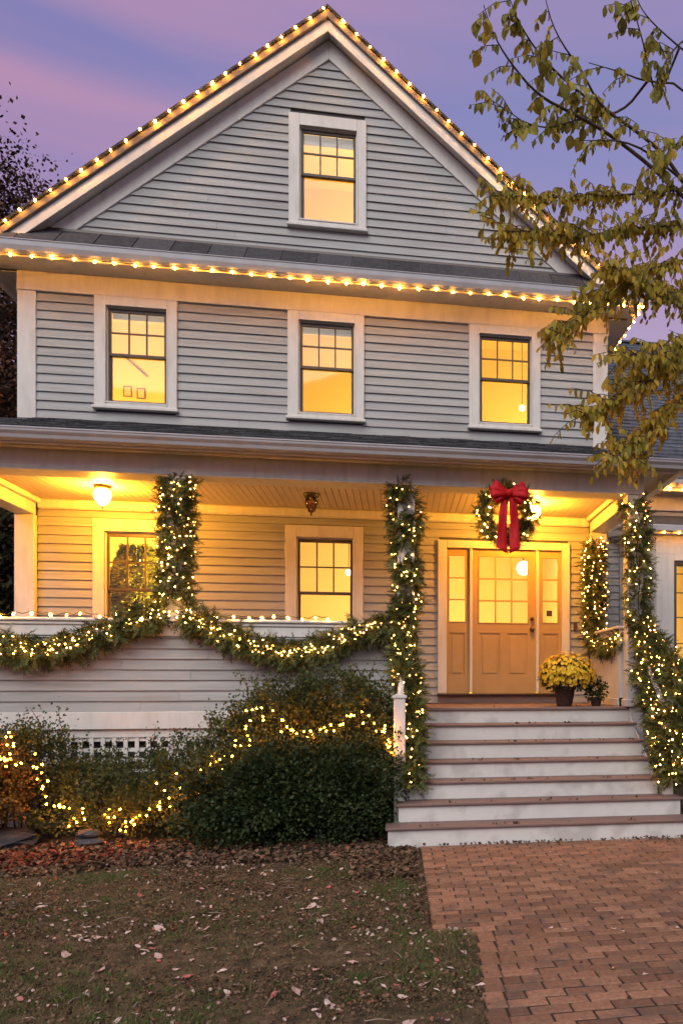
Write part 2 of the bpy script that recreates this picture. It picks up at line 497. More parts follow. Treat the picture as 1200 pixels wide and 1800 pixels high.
def holed(mb, x0, x1, z0, z1, holes, y0, y1):
    """wall slab with rectangular openings"""
    xs = sorted({x0, x1} | {h[0] for h in holes} | {h[1] for h in holes})
    zs = sorted({z0, z1} | {h[2] for h in holes} | {h[3] for h in holes})
    for i in range(len(xs)-1):
        for j in range(len(zs)-1):
            cx, cz = (xs[i]+xs[i+1])/2, (zs[j]+zs[j+1])/2
            if not any(h[0] < cx < h[1] and h[2] < cz < h[3] for h in holes):
                mb.box(xs[i], xs[i+1], y0, y1, zs[j], zs[j+1])
# windows: (casing x0, x1, casing z0, z1, sash z0, z1, category of finish)
WIN = [
    dict(x0=-3.795, x1=-2.803, z0=5.05, z1=6.48, s0=5.115, s1=6.365, lab='second floor window above the lit porch lamp'),
    dict(x0=-1.431, x1=-.440, z0=5.05, z1=6.48, s0=5.115, s1=6.365, lab='middle second floor window'),
    dict(x0=.965, x1=1.960, z0=5.05, z1=6.48, s0=5.115, s1=6.365, lab='second floor window near the tree branches'),
    dict(x0=-1.417, x1=-.412, z0=7.606, z1=9.10, s0=7.68, s1=8.945, lab='attic window under the gable peak'),
    dict(x0=-3.815, x1=-2.82, z0=1.90, z1=3.64, s0=1.97, s1=3.487, lab='porch window with a decorated tree behind it'),
    dict(x0=-1.460, x1=-.457, z0=1.90, z1=3.64, s0=1.97, s1=3.487, lab='porch window between the two garlanded posts'),
]
for w in WIN: w['a'] = w['x0']+.135; w['b'] = w['x1']-.12
DOOR = (.661, 2.262, 1.40, 3.40)

sh = HB()
holes2 = [(w['a'], w['b'], w['s0'], w['s1']) for w in WIN if w['z0'] > 4.9 and w['z1'] < 7]
holes1 = [(w['a'], w['b'], w['s0'], w['s1']) for w in WIN if w['z1'] < 4] + [DOOR]
holed(sh, X0+.02, X1-.02, 4.25, 6.95, holes2, W, W+.12)
holed(sh, X0+.02, X1-.02, 0, 4.25, holes1, W, W+.12)
at = WIN[3]
zb = 6.95
xl = AX-(10.12-zb)/SL; xr = AX+(10.12-zb)/SL
sh.prism_xz([(xl, zb), (at['a'], zb), (at['a'], rake(10.12, at['a']))], W, W+.12)
sh.prism_xz([(at['b'], zb), (xr, zb), (at['b'], rake(10.12, at['b']))], W, W+.12)
sh.prism_xz([(at['a'], zb), (at['b'], zb), (at['b'], at['s0']), (at['a'], at['s0'])], W, W+.12)
sh.prism_xz([(at['a'], at['s1']), (at['b'], at['s1']), (at['b'], rake(10.12, at['b'])), (AX, 10.12), (at['a'], rake(10.12, at['a']))], W, W+.12)
sh.build('wall_sheathing', M['sheath'])
side = HB()
side.box(X0, X0+.12, W+.12, 19, 0, 6.9).box(X1-.12, X1, W+.12, 19, 0, 6.9).box(X0+.12, X1-.12, 18.9, 19, 0, 6.9)
side.build('side_wall', M['clap'])

EXP = .1135
def clap_board(x0, x1, z, zt=None, xa=None, xb=None, yb=W, split=False):
    """one lapped board: thick butt at the bottom, thin top; xa, xb = ends of its top edge on a slope"""
    if x1-x0 > 1.7 and not split:
        q = x0+(x1-x0)*rnd.uniform(.25, .75); ze = z+EXP+.012 if zt is None else zt
        clap_board(x0, q-.0012, z, ze, xa, None, yb, True); clap_board(q+.0012, x1, z, ze, None, xb, yb, True); return
    zt = zt or z+EXP+.012
    xa = x0 if xa is None else xa; xb = x1 if xb is None else xb
    b = HB(); t = rnd.uniform(-.003, .002); z += rnd.uniform(-.0015, .0015)
    b.v = [(x0, yb-.031+t, z), (x1, yb-.031+t, z), (x1, yb-.021+t, z), (x0, yb-.021+t, z),
           (xa, yb-.009, zt), (xb, yb-.009, zt), (xb, yb-.002, zt), (xa, yb-.002, zt)]
    b.f = [(0,3,2,1),(4,5,6,7),(0,1,5,4),(1,2,6,5),(2,3,7,6),(3,0,4,7)]
    b.build('clapboard', M['clap'])
def siding(x0, x1, z0, z1, openings, yb=W):
    z = z0
    while z < z1-.01:
        zt = min(z+EXP, z1)
        cuts = sorted([o for o in openings if o[2] < z+.001 and o[3] > zt-.001 or (o[2] < zt and o[3] > z)], key=lambda o: o[0])
        x = x0; segs = []
        for o in cuts:
            if o[0] > x: segs.append((x, o[0]))
            x = max(x, o[1])
        if x < x1: segs.append((x, x1))
        for a, b in segs:
            if b-a > .02: clap_board(a, b, z, min(zt+.012, z1), yb=yb)
        z += EXP
ins = .02   # boards run a little under the casings
siding(-4.475, 2.715, 4.89, 6.482, [(w['x0']+ins, w['x1']-ins, w['z0']+.03, 9) for w in WIN[:3]])
siding(-4.46, 2.66, 1.268, 3.74, [(w['x0']+ins, w['x1']-ins, w['z0']+.03, w['z1']-.02) for w in WIN[4:]] + [(.56, 2.36, 0, 3.485)])
# gable clapboards follow the rake
z = 7.02
g_ap = 9.872
while z < g_ap-.02:
    zt = min(z+EXP+.012, g_ap-.004)
    hw0 = (g_ap-z)/SL+.02; hw1 = max((g_ap-zt)/SL+.02, .01)
    if at['z0']+.03 < z+EXP and z < at['z1']-.02:
        clap_board(AX-hw0, at['x0']+ins, z, zt, AX-hw1, at['x0']+ins)
        clap_board(at['x1']-ins, AX+hw0, z, zt, at['x1']-ins, AX+hw1)
    else:
        clap_board(AX-hw0, AX+hw0, z, zt, AX-hw1, AX+hw1)
    z += EXP

def tp(name, *boxes, m='trim', bevel=.006, **kw):
    b = HB()
    for q in boxes: b.box(*q)
    return b.build(name, M[m], bevel=bevel, **kw)
# corner boards, frieze, rake boards
tp('corner_board', (X0, -4.475, W-.045, W, 4.86, 6.48))
tp('corner_board', (2.715, X1, W-.045, W, 4.84, 6.48))
tp('frieze_board', (X0, X1, W-.052, W, 6.482, 6.735))
for s in (-1, 1):
    ap, bot = 10.13, g_ap
    xe = AX+s*(ap-7.08)/SL
    poly = [(AX, bot), (AX, ap), (xe, 7.08), (AX+s*(bot-7.08)/SL, 7.08)]
    if s < 0: poly = poly[::-1]
    HB().prism_xz(poly[::-1], W-.045, W).build('rake_frieze', M['trim'], bevel=.005)
# roof: two slabs with soffit, rake fascia, crown and shingle edge
for s in (-1, 1):
    def band(z_lo, z_hi, half, y0, y1, name, m, bevel=0, x_in=0):
        xo = AX+s*half; xi = AX+s*x_in
        poly = [(xi, z_lo-SL*x_in), (xo, z_lo-SL*half), (xo, z_hi-SL*half), (xi, z_hi-SL*x_in)]
        if s < 0: poly = poly[::-1]
        HB().prism_xz(poly, y0, y1).build(name, M[m], bevel=bevel)
    H = 4.17
    band(10.145, 10.34, H, 11.10, 19.2, 'roof_slab', 'trim')
    band(10.105, 10.262, H, 11.075, 11.10, 'rake_fascia', 'trim', .004)
    band(10.262, 10.372, H+.01, 11.035, 11.10, 'rake_crown', 'drip', .008)
    band(10.374, 10.408, H+.03, 11.005, 19.3, 'roof_shingles', 'shingle')
    # side eave: soffit, fascia, gutter running back along the house
    xo = AX+s*H; ze = 10.145-SL*H
    xw = X1 if s > 0 else X0
    a, b = sorted((xw, xo))
    tp('side_soffit', (a, b, W-.0, 19, 6.715, 6.735))
    a, b = sorted((xo, xo+s*.022))
    tp('side_fascia', (a, b, 11.1, 19, 6.70, 6.93))
    a, b = sorted((xo+s*.024, xo+s*.12))
    tp('side_gutter', (a, b, 11.0, 19, 6.80, 6.92), m='gutter', bevel=.02)
# side frieze seen at the corners
tp('side_frieze', (X0-.03, X0-.001, W, 19, 6.48, 6.714))
tp('side_frieze', (X1+.001, X1+.03, W, 19, 6.48, 6.714))
# pent roof between second floor and gable
px0, px1 = AX-4.17, AX+4.17
PY = 10.86
tp('pent_soffit', (px0, px1, PY, W-.053, 6.718, 6.738))
tp('pent_fascia', (px0, px1, PY-.022, PY, 6.70, 6.875))
HB().prism_yz([(PY-.055, 6.715), (PY-.023, 6.715), (PY-.023, 6.865), (PY-.11, 6.865), (PY-.105, 6.80), (PY-.085, 6.745)], px0-.02, px1+.02).build('pent_gutter', M['gutter'], bevel=.005)
tp('gutter_lip', (px0-.02, px1+.02, PY-.118, PY-.104, 6.858, 6.872), m='gutter', bevel=.004)
def slope_y(y): return 6.878+(y-PY)*(7.30-6.878)/(W-PY)
HB().prism_yz([(PY-.02, slope_y(PY-.02)-.03), (W-.002, slope_y(W)-.03), (W-.002, slope_y(W)-.008), (PY-.02, slope_y(PY-.02)-.008)], px0+.03, px1-.03).build('pent_roof_deck', M['sheath'])
x = px0+.03
while x < px1-.05:
    x2 = min(x+.445, px1-.03)
    b = HB(); d = rnd.uniform(0, .006); g = .007
    ya, yb_ = PY-.035, W-.05
    b.prism_yz([(ya, slope_y(ya)+.001), (yb_, slope_y(yb_)+.001), (yb_, slope_y(yb_)+.012), (ya, slope_y(ya)+.016+d)], x+g, x2-g)
    b.build('shingle', M['shingle'])
    x = x2
tp('flashing', (px0+.6, px1-.6, W-.052, W-.040, 7.262, 7.292), m='bronze', bevel=0)

# windows
def rect_frame(mb, x0, x1, z0, z1, t, y0, y1, tb=None, tt=None):
    tb = t if tb is None else tb; tt = t if tt is None else tt
    mb.box(x0, x0+t, y0, y1, z0, z1).box(x1-t, x1, y0, y1, z0, z1)
    mb.box(x0+t, x1-t, y0, y1, z0, z0+tb).box(x0+t, x1-t, y0, y1, z1-tt, z1)
    return mb
def window(w):
    e = thing('window', None, None, (0, 0, 0), parent=house)
    e['label'] = w['lab']
    def sub(mb, name, m, bevel=0):
        o = MB.build(mb, name, M[m], e, bevel=bevel); o.matrix_parent_inverse = Matrix.Translation((0, -W, 0)); return o
    x0, x1, z0, z1, a, b, s0, s1 = (w[k] for k in ('x0', 'x1', 'z0', 'z1', 'a', 'b', 's0', 's1'))
    c = MB()
    c.box(x0, a+.004, W-.06, W-.001, z0+.03, z1).box(b-.004, x1, W-.06, W-.001, z0+.03, z1).box(a+.004, b-.004, W-.06, W-.001, s1, z1)
    sub(c, 'casing', 'trim', .005)
    # thin inner bead
    sub(rect_frame(MB(), a-.012, b+.012, s0+.005, s1+.012, .018, W-.068, W-.0605), 'bead', 'trim', .003)
    sub(MB().box(x0-.02, x1+.02, W-.095, W-.001, z0-.012, z0+.028).box(a, b, W-.06, W+.06, z0+.0285, s0), 'sill', 'trim', .006)
    sub(rect_frame(MB(), a, b, s0, s1, .02, W-.012, W+.11), 'jamb', 'trim')
    A, B = a+.021, b-.021
    mid = (s0+s1)/2+.02
    sub(rect_frame(MB(), A, B, mid-.02, s1-.021, .028, W+.002, W+.028, tb=.036, tt=.045), 'upper_sash', 'sash', .003)
    sub(rect_frame(MB(), A, B, s0+.021, mid+.012, .032, W+.032, W+.060, tb=.045, tt=.034), 'lower_sash', 'sash', .003)
    ga, gb, g0, g1 = A+.028, B-.028, mid+.016, s1-.066
    tw = (gb-ga)/3
    for k in (1, 2): sub(MB().box(ga+tw*k-.009, ga+tw*k+.009, W+.004, W+.026, g0, g1), 'muntin', 'sash')
    zz = (g0+g1)/2
    for k in range(3): sub(MB().box(ga+tw*k+(.009 if k else 0), ga+tw*(k+1)-(.009 if k < 2 else 0), W+.004, W+.026, zz-.009, zz+.009), 'muntin', 'sash')
    for k in range(3):
        for j in range(2):
            xa, xb = ga+tw*k+.008, ga+tw*(k+1)-.008
            za, zc = (g0, zz-.008) if j == 0 else (zz+.008, g1)
            sub(MB().box(xa, xb, W+.014, W+.017, za, zc), 'pane', 'glass')
    sub(MB().box(A+.032, B-.032, W+.044, W+.047, s0+.066, mid-.022), 'pane', 'glass')
    if w.get('shade'): sub(MB().box(A+.02, B-.02, W+.09, W+.094, s1-w['shade'], s1-.03), 'roller_shade', 'shade')
WIN[3]['shade'] = .17
WIN[0]['shade'] = .12; WIN[1]['shade'] = .13
for w in WIN: window(w)

# rooms behind the windows: plain painted boxes with a lamp to one side of each window
def room(x0, x1, z0, z1, depth, watts, lx, lz, col=(1, .565, .10), m='wallin'):
    watts *= 2.7
    y0, y1 = W+.13, W+.13+depth
    r = HB()
    r.box(x0, x1, y1, y1+.05, z0, z1)
    r.box(x0-.05, x0, y0, y1+.05, z0, z1).box(x1, x1+.05, y0, y1+.05, z0, z1)
    r.box(x0-.05, x1+.05, y0, y1+.05, z1, z1+.05).box(x0-.05, x1+.05, y0, y1+.05, z0-.05, z0)
    r.build('room_interior', M[m])
    l = bpy.data.lights.new('room_lamp', 'POINT'); l.energy = watts; l.color = col; l.shadow_soft_size = .12
    o = bpy.data.objects.new('room_lamp', l); C.objects.link(o); o.location = (lx, W+.35, lz)
room(-4.3, -2.15, 4.6, 7.0, 1.9, 62, -4.1, 5.2)
room(-2.0, .15, 4.6, 7.0, 1.9, 62, .0, 5.2)
room(.4, 2.7, 4.6, 7.0, 1.9, 74, 2.5, 5.2, (1, .575, .115))
room(-2.0, .15, 7.2, 9.1, 1.5, 42, .0, 7.6, (1, .53, .07))
room(-4.4, -2.2, 1.3, 4.1, 2.2, 330, -2.35, 2.4, (1, .62, .12))
room(-2.1, .2, 1.3, 4.1, 2.2, 95, .05, 2.4, (1, .62, .21))
room(.45, 2.5, 1.3, 4.1, 2.4, 85, .55, 2.2, (1, .66, .22))
def ball(name, c, r, m, parent=None, seg=14):
    prof = [(max(r*math.sin(math.pi*i/8), .001), c[2]-r*math.cos(math.pi*i/8)) for i in range(9)]
    b = MB().lathe(prof, c[0], c[1], seg)
    return b.build(name, m, parent, smooth=True)
pl = thing('pendant_lamp', 'small lit globe lamp inside the second floor window near the tree', 'lamp', (1.86, 12.3, 5.72), None)
o = ball('globe', (0, 0, 0), .045, M['globe_in'], pl)
MB().tube([(0, 0, .045), (0, 0, 1.2)], .006).build('cord', M['bronze'], pl)
pl = thing('pendant_lamp', 'small lit globe lamp inside the porch window between the two posts', 'lamp', (-.72, 12.6, 3.20), None)
ball('globe', (0, 0, 0), .045, M['globe_in'], pl)
MB().tube([(0, 0, .045), (0, 0, .9)], .006).build('cord', M['bronze'], pl)

tp_pic = []
for (xx, zz, lab) in ((-4.02, 5.96, 'small dark picture frame low on the wall seen through the second floor window over the lit lamp, near its edge'), (-3.83, 5.94, 'second small picture frame low on the same upstairs wall, nearer the middle of the window')):
    pf = thing('picture_frame', ' '.join(lab.split()[:16]), 'picture', (xx, 13.32, zz))
    rect_frame(MB(), -.06, .06, -.08, .08, .014, -.02, .0).build('frame', M['tread'], pf)
    MB().box(-.046, .046, -.01, -.001, -.066, .066).build('print', M['ceil'], pf)
wr_ = thing('stair_rail', 'slanting handrail on the wall seen through the second floor window over the lit lamp', 'handrail', (-3.98, 13.30, 6.42))
MB().tube([(-.12, 0, .10), (.24, 0, -.22)], .014, 6).build('rail', M['tread'], wr_)
hl = thing('hall_lamp', 'bright white globe lamp in the hall seen through the front door panes', 'lamp', (1.93, 12.6, 3.33))
ball('globe', (0, 0, 0), .11, M['globe_in'], hl)
MB().tube([(0, 0, .1), (0, 0, .75)], .01).build('stem', M['bronze'], hl)

# ------------------------------------------------------------------ door unit
def dsub(mb, name, m, par, bevel=0):
    o = MB.build(mb, name, M[m], par, bevel=bevel); o.matrix_parent_inverse = Matrix.Translation((0, -W, 0)); return o
dz0, dz1 = 1.405, 3.40
surround = thing('door_surround', None, None, parent=house)
dsub(MB().box(.541, .661, W-.065, W-.001, 1.40, 3.50).box(2.262, 2.379, W-.065, W-.001, 1.40, 3.50).box(.661, 2.262, W-.065, W-.001, 3.395, 3.50), 'casing', 'trim', surround, .006)
dsub(MB().box(.975, 1.013, W-.055, W+.06, 1.42, 3.394), 'mullion', 'trim', surround, .005)
dsub(MB().box(1.900, 1.940, W-.055, W+.06, 1.42, 3.394), 'mullion', 'trim', surround, .005)
dsub(MB().box(.53, 2.39, W-.11, W+.08, 1.375, 1.40), 'threshold', 'bronze', surround, .004)
dsub(MB().box(.541, 2.379, W-.05, W, 1.262, 1.372), 'sill_riser', 'tread', surround)
def panelled(e, x0, x1, cols, gx0, gx1, gz0, gz1, rows, pan, pz0, pz1, inset=0):
    """slab with a grid of panes above and sunk panels below"""
    z0, z1 = dz0-.004, 3.394
    yf, yb = W-.01, W+.035
    hs = [(gx0, gx1, gz0, gz1)] + [(a, b, pz0, pz1) for a, b in pan]
    m = MB(); holed(m, x0, x1, z0, z1, hs, yf, yb); dsub(m, 'slab', 'door', e)
    for a, b in pan:
        dsub(MB().box(a, b, yf+.014, yb, pz0, pz1), 'panel', 'door', e)
        dsub(MB().box(a+.035, b-.035, yf+.004, yf+.0135, pz0+.035, pz1-.035), 'raised_field', 'door', e, .004)
    cw = (gx1-gx0)/cols; rh = (gz1-gz0)/rows
    g = MB()
    for i in range(1, cols): g.box(gx0+cw*i-.011, gx0+cw*i+.011, yf+.001, yb-.004, gz0, gz1)
    for j in range(1, rows):
        for i in range(cols): g.box(gx0+cw*i+(.011 if i else 0), gx0+cw*(i+1)-(.011 if i < cols-1 else 0), yf+.002, yb-.005, gz0+rh*j-.011, gz0+rh*j+.011)
    dsub(g, 'muntin', 'door', e)
    dsub(rect_frame(MB(), gx0-.014, gx1+.014, gz0-.014, gz1+.014, .014, yf-.008, yf-.0005), 'glazing_bead', 'door', e, .003)
    for i in range(cols):
        for j in range(rows):
            dsub(MB().box(gx0+cw*i+.011, gx0+cw*(i+1)-.011, yf+.016, yf+.019, gz0+rh*j+.011, gz0+rh*(j+1)-.011), 'pane', 'glass', e)
door = thing('front_door', 'tan front door with nine panes over two panels', None, parent=house)
panelled(door, 1.015, 1.898, 3, 1.111, 1.787, 2.38, 3.289, 3, [(1.118, 1.395), (1.499, 1.779)], 1.645, 2.235)
sl = thing('sidelight', None, None, parent=house)
panelled(sl, .663, .973, 1, .70, .91, 2.39, 3.29, 3, [(.70, .91)], 1.645, 2.235)
sl = thing('sidelight', 'sidelight with a small dark sticker on its lowest pane', None, parent=house)
panelled(sl, 1.942, 2.260, 1, 2.0, 2.21, 2.39, 3.29, 3, [(2.0, 2.21)], 1.645, 2.235)
dsub(MB().box(2.055, 2.135, W+.001, W+.004, 2.48, 2.56), 'sticker', 'bronze', sl)
def knob(x, z, r, name):
    k = MB(); k.lathe([(r*.9, 0), (r, .006), (r*.9, .012), (r*.4, .014), (r*.4, .03), (r*.85, .036), (r*.9, .05), (r*.5, .062)], 0, 0, 16)
    k.v = [(x+a, W-.012-c, z+b) for a, b, c in k.v]; k.f = [f[::-1] for f in k.f]
    o = dsub(k, name, 'bronze', door); o.data.shade_smooth()
knob(1.845, 2.44, .026, 'deadbolt'); knob(1.845, 2.29, .034, 'door_knob')
bell = HB().box(2.435, 2.485, W-.05, W-.02, 2.27, 2.39).build('doorbell', M['bronze'], bevel=.006)

# ------------------------------------------------------------------ porch
FZ = 1.26
PX0, PX1 = -4.69, 2.90
PF = 9.50           # front edge of the floor
x = PX0
while x < PX1-.02:
    b = min(x+.092, PX1)
    HB().box(x+.002, b-.002, PF, W-.055, FZ-.03, FZ+rnd.uniform(-.001, .001)).build('floor_board', M['tread'])
    x = b
HB().box(-.02, PX1, PF+.04, PF+.1, FZ-.24, FZ-.035).build('floor_beam', M['riser'])
HB().box(PX0, PX1, PF+.12, W-.1, FZ-.2, FZ-.035).build('floor_joists', M['sheath'])
# parapet wall along the front, lapped like the house
PYF = 9.485
HB().box(PX0+.02, -.02, PYF, PYF+.13, 1.09, 2.13).build('parapet_core', M['sheath'])
siding(PX0, -.025, 1.238, 2.05, [], yb=PYF)
tp('parapet_fascia', (PX0, -.02, PYF-.032, PYF-.001, 2.052, 2.165))
tp('parapet_cap', (PX0-.05, .0, PYF-.075, PYF+.21, 2.205, 2.240), bevel=.01)
tp('cap_moulding', (PX0, -.02, PYF-.05, PYF+.17, 2.166, 2.204), bevel=.008)
tp('parapet_lining', (PX0+.14, -.02, PYF+.131, PYF+.15, FZ, 2.165))
tp('water_table', (PX0, -.02, PYF-.040, PYF-.001, 1.045, 1.236), bevel=.008)
# side parapets
tp('side_parapet', (2.66, 2.74, 9.66, 11.2, 1.36, 2.20))
tp('side_baseboard', (2.64, 2.659, 9.66, 11.2, FZ, 1.36), bevel=.008)
tp('side_cap', (2.62, 2.90, 9.62, 11.22, 2.202, 2.24), bevel=.01)
tp('side_parapet_outer', (2.745, 2.90, 9.66, 11.2, .35, 2.20))
tp('side_parapet_left', (PX0, PX0+.13, 9.66, 11.2, .35, 2.20))
tp('side_cap_left', (PX0-.05, PX0+.20, 9.70, 11.22, 2.202, 2.24), bevel=.01)
# beams
tp('porch_beam', (PX0, PX1, 9.43, 9.73, 3.815, 4.06))
tp('beam_bottom_board', (PX0, PX1, 9.415, 9.745, 3.795, 3.814), bevel=.006)
tp('side_beam', (2.66, PX1, 9.75, 11.23, 3.655, 4.06))
tp('side_beam', (PX0, -4.46, 9.75, 11.23, 3.655, 4.06))
tp('wall_crown', (-4.46, 2.66, W-.075, W-.0, 3.742, 3.868), bevel=.02)
for a, b in ((2.60, 2.659), (-4.459, -4.40)): tp('side_crown', (a, b, 9.75, W-.08, 3.80, 3.868), bevel=.015)
tp('front_crown', (-4.39, 2.59, 9.746, 9.80, 3.81, 3.868), bevel=.015)
x = -4.47
while x < 2.66:
    b = min(x+.082, 2.67)
    HB().box(x+.003, b-.003, 9.70, W-.01, 3.87, 3.89).build('ceiling_board', M['ceil'])
    x = b
HB().box(-4.5, 2.7, 9.70, W, 3.891, 3.93).build('ceiling_deck', M['sheath'])
# posts and wall pilasters
def post(x, z0, y=9.53, s=.098, name='porch_post'):
    tp(name, (x-s, x+s, y-s, y+s, z0, 3.794), bevel=.008)
    tp('post_base', (x-s-.02, x+s+.02, y-s-.02, y+s+.02, z0, z0+.09), bevel=.008) if z0 < 2 else None
post(-2.36, 2.241); post(.095, FZ); post(2.795, FZ)
post(-4.58, 2.241)
tp('pilaster', (PX0, -4.46, W-.13, W-.03, 2.241, 3.654), bevel=.008)
tp('pilaster', (2.662, PX1, W-.13, W-.03, 2.241, 3.654), bevel=.008)
# end board beside the top step, under the right-hand post
tp('stair_end_board', (2.73, 2.90, PF-.04, PF+.1, .35, FZ-.001))
# porch roof: hipped, low slope
ry0, rz0 = 9.12, 4.14
ex0, ex1 = PX0-.32, PX1+.32
def rz(y): return rz0+(y-ry0)*(4.885-rz0)/(W-.03-ry0)
def hip_quad(y0, y1, dz, inset0, inset1, mb):
    n = len(mb.v)
    mb.v += [(ex0+inset0, y0, rz(y0)+dz), (ex1-inset0, y0, rz(y0)+dz), (ex1-inset1, y1, rz(y1)+dz), (ex0+inset1, y1, rz(y1)+dz)]
    mb.f.append((n, n+1, n+2, n+3))
d = HB()
D_ = W-.03-ry0
hx = .62            # plan run of the hip at the ends
d.v = [(ex0, ry0, rz0), (ex1, ry0, rz0), (ex1-hx, W-.03, 4.885), (ex0+hx, W-.03, 4.885), (ex0, W-.03, rz0), (ex1, W-.03, rz0)]
d.f = [(0, 1, 2, 3), (1, 5, 2), (4, 0, 3), (0, 4, 5, 1), (4, 3, 2, 5)]
d.build('porch_roof_deck', M['shingle'])
s_ = HB()
nc = 16
for i in range(nc):
    y0 = ry0-.03+i*D_/nc; y1 = y0+D_/nc+.01
    f0 = max(0, (y0-ry0)/D_); f1 = (y1-ry0)/D_
    xa0, xb0 = ex0-.02+hx*f0, ex1+.02-hx*f0
    xx = xa0-rnd.uniform(0, .2)
    while xx < xb0:
        wdt = rnd.uniform(.14, .26); a = max(xx, xa0); b = min(xx+wdt-.006, xb0)
        if b > a:
            n = len(s_.v); h = .006+rnd.choice((0, .006))
            g0, g1 = rz(y0)+.006+h, rz(y1)+.005
            s_.v += [(a, y0, g0-.008), (b, y0, g0-.008), (b, y0, g0), (a, y0, g0), (b, y1, g1), (a, y1, g1)]
            s_.f += [(n, n+1, n+2, n+3), (n+3, n+2, n+4, n+5)]
        xx += wdt
s_.build('porch_shingles', M['shingle_s'], kind='stuff')
tp('roof_edge', (ex0, ex1, ry0-.005, ry0+.02, rz0-.06, rz0-.005), m='shingle', bevel=0)
def gutter_profile(yb): return [(yb-.045, 4.005), (yb, 4.005), (yb, 4.118), (yb-.115, 4.118), (yb-.112, 4.085), (yb-.085, 4.055), (yb-.075, 4.02)]
HB().prism_yz(gutter_profile(ry0-.006), ex0-.09, ex1+.10).build('porch_gutter', M['gutter'], bevel=.004)
tp('gutter_lip', (ex0-.09, ex1+.10, ry0-.128, ry0-.114, 4.108, 4.124), m='gutter', bevel=.004)
tp('side_gutter', (ex1+.003, ex1+.10, ry0-.004, W+.0, 4.005, 4.12), m='gutter', bevel=.01)
tp('porch_fascia', (ex0, ex1, ry0-.004, ry0+.02, 3.985, 4.078))
tp('eave_moulding', (ex0+.02, ex1-.02, ry0+.022, ry0+.07, 4.01, 4.063), bevel=.015)
tp('porch_soffit', (ex0, ex1, ry0+.021, 9.43, 4.065, 4.085))
tp('side_soffit', (PX1, ex1, 9.431, W, 4.065, 4.085))
tp('side_fascia', (ex1-.022, ex1-.001, 9.14, W, 3.985, 4.064))
tp('beam_moulding', (PX0, PX1+.04, 9.375, 9.428, 4.015, 4.064), bevel=.015)
# lattice skirt under the porch
tp('lattice_frame', (PX0, -.02, PYF+.0, PYF+.045, .955, 1.044), bevel=.004, m='trim')
tp('lattice_frame', (PX0, -.02, PYF+.0, PYF+.045, 0, .08), bevel=.004)
for xx in (-4.6, -2.40, -2.22, -.12): tp('lattice_stile', (xx, xx+.13, PYF-.004, PYF+.045, .08, .954), bevel=.004)
xx = PX0+.08
while xx < -.1:
    HB().box(xx, xx+.042, PYF+.004, PYF+.016, .081, .953).build('lattice_slat', M['trim']); xx += .1135
zz = .12
while zz < .93:
    HB().box(PX0+.02, -.05, PYF+.018, PYF+.030, zz, zz+.042).build('lattice_slat', M['trim']); zz += .1135
HB().box(PX0+.02, -.05, PYF+.16, PYF+.2, 0, 1.0).build('crawl_space_screen', M['sheath'])

# ------------------------------------------------------------------ steps (part of the porch)
RUN, RISE = .28, .18
for k in range(1, 7):
    yn = PF-RUN*k; z = FZ-RISE*k
    if k < 5: xa, xb = .06, 2.74
    elif k == 5: xa, xb = .0, 2.90
    else: xa, xb = -.10, 3.05
    # riser above this tread
    ra, rb = (xa+.01, xb-.01)
    HB().box(xa-.012, xb+.012, yn, yn+.312, z-.026, z).build('stair_tread', M['tread'], bevel=.006)
    HB().box(ra, rb, yn+.03, yn+.05, z-RISE+.001 if k < 6 else -.02, z-.027).build('stair_riser', M['riser'])
    HB().box(ra+.02, rb-.02, yn+.051, yn+.30, 0, z-.034).build('stair_carcass', M['sheath'])
HB().box(-.02, 2.73, PF-.012, PF+.05, FZ-.034, FZ+.001).build('floor_nosing', M['tread'], bevel=.006)
HB().box(.07, 2.73, PF+.018, PF+.038, FZ-RISE+.001, FZ-.035).build('stair_riser', M['riser'])
# side skirts
for xx in (.045, 2.745): HB().prism_yz([(PF-RUN*4+.05, .0), (PF+.03, .0), (PF+.03, FZ-.05), (PF-.2, FZ-.23), (PF-RUN*4+.05, FZ-RISE*4-.05)], xx-.012, xx+.0).build('stair_stringer', M['riser'])
# newel posts and handrails
for (nx, y_, zb, zt) in ((.02, 8.40, .54, 1.395), (2.83, 8.40, .54, 1.33)):
    n = thing('newel_post', None, None, parent=house)
    dsub(MB().box(nx-.058, nx+.058, y_-.058, y_+.058, .05, zt), 'shaft', 'trim', n, .006)
    c = MB(); c.box(nx-.072, nx+.072, y_-.072, y_+.072, zt, zt+.025)
    k = len(c.v); q = .062
    c.v += [(nx-q, y_-q, zt+.026), (nx+q, y_-q, zt+.026), (nx+q, y_+q, zt+.026), (nx-q, y_+q, zt+.026), (nx, y_, zt+.05)]
    c.f += [(k, k+1, k+4), (k+1, k+2, k+4), (k+2, k+3, k+4), (k+3, k, k+4)]
    dsub(c, 'cap', 'trim', n)
    px_ = .095 if nx < 1 else 2.795
    hr = HB(); p0, p1 = Vector((px_, 9.43, 2.12)), Vector((nx, 8.46, zt-.05))
    hr.tube([p0, p1], .032, 8)
    hr.build('handrail', M['trim'])

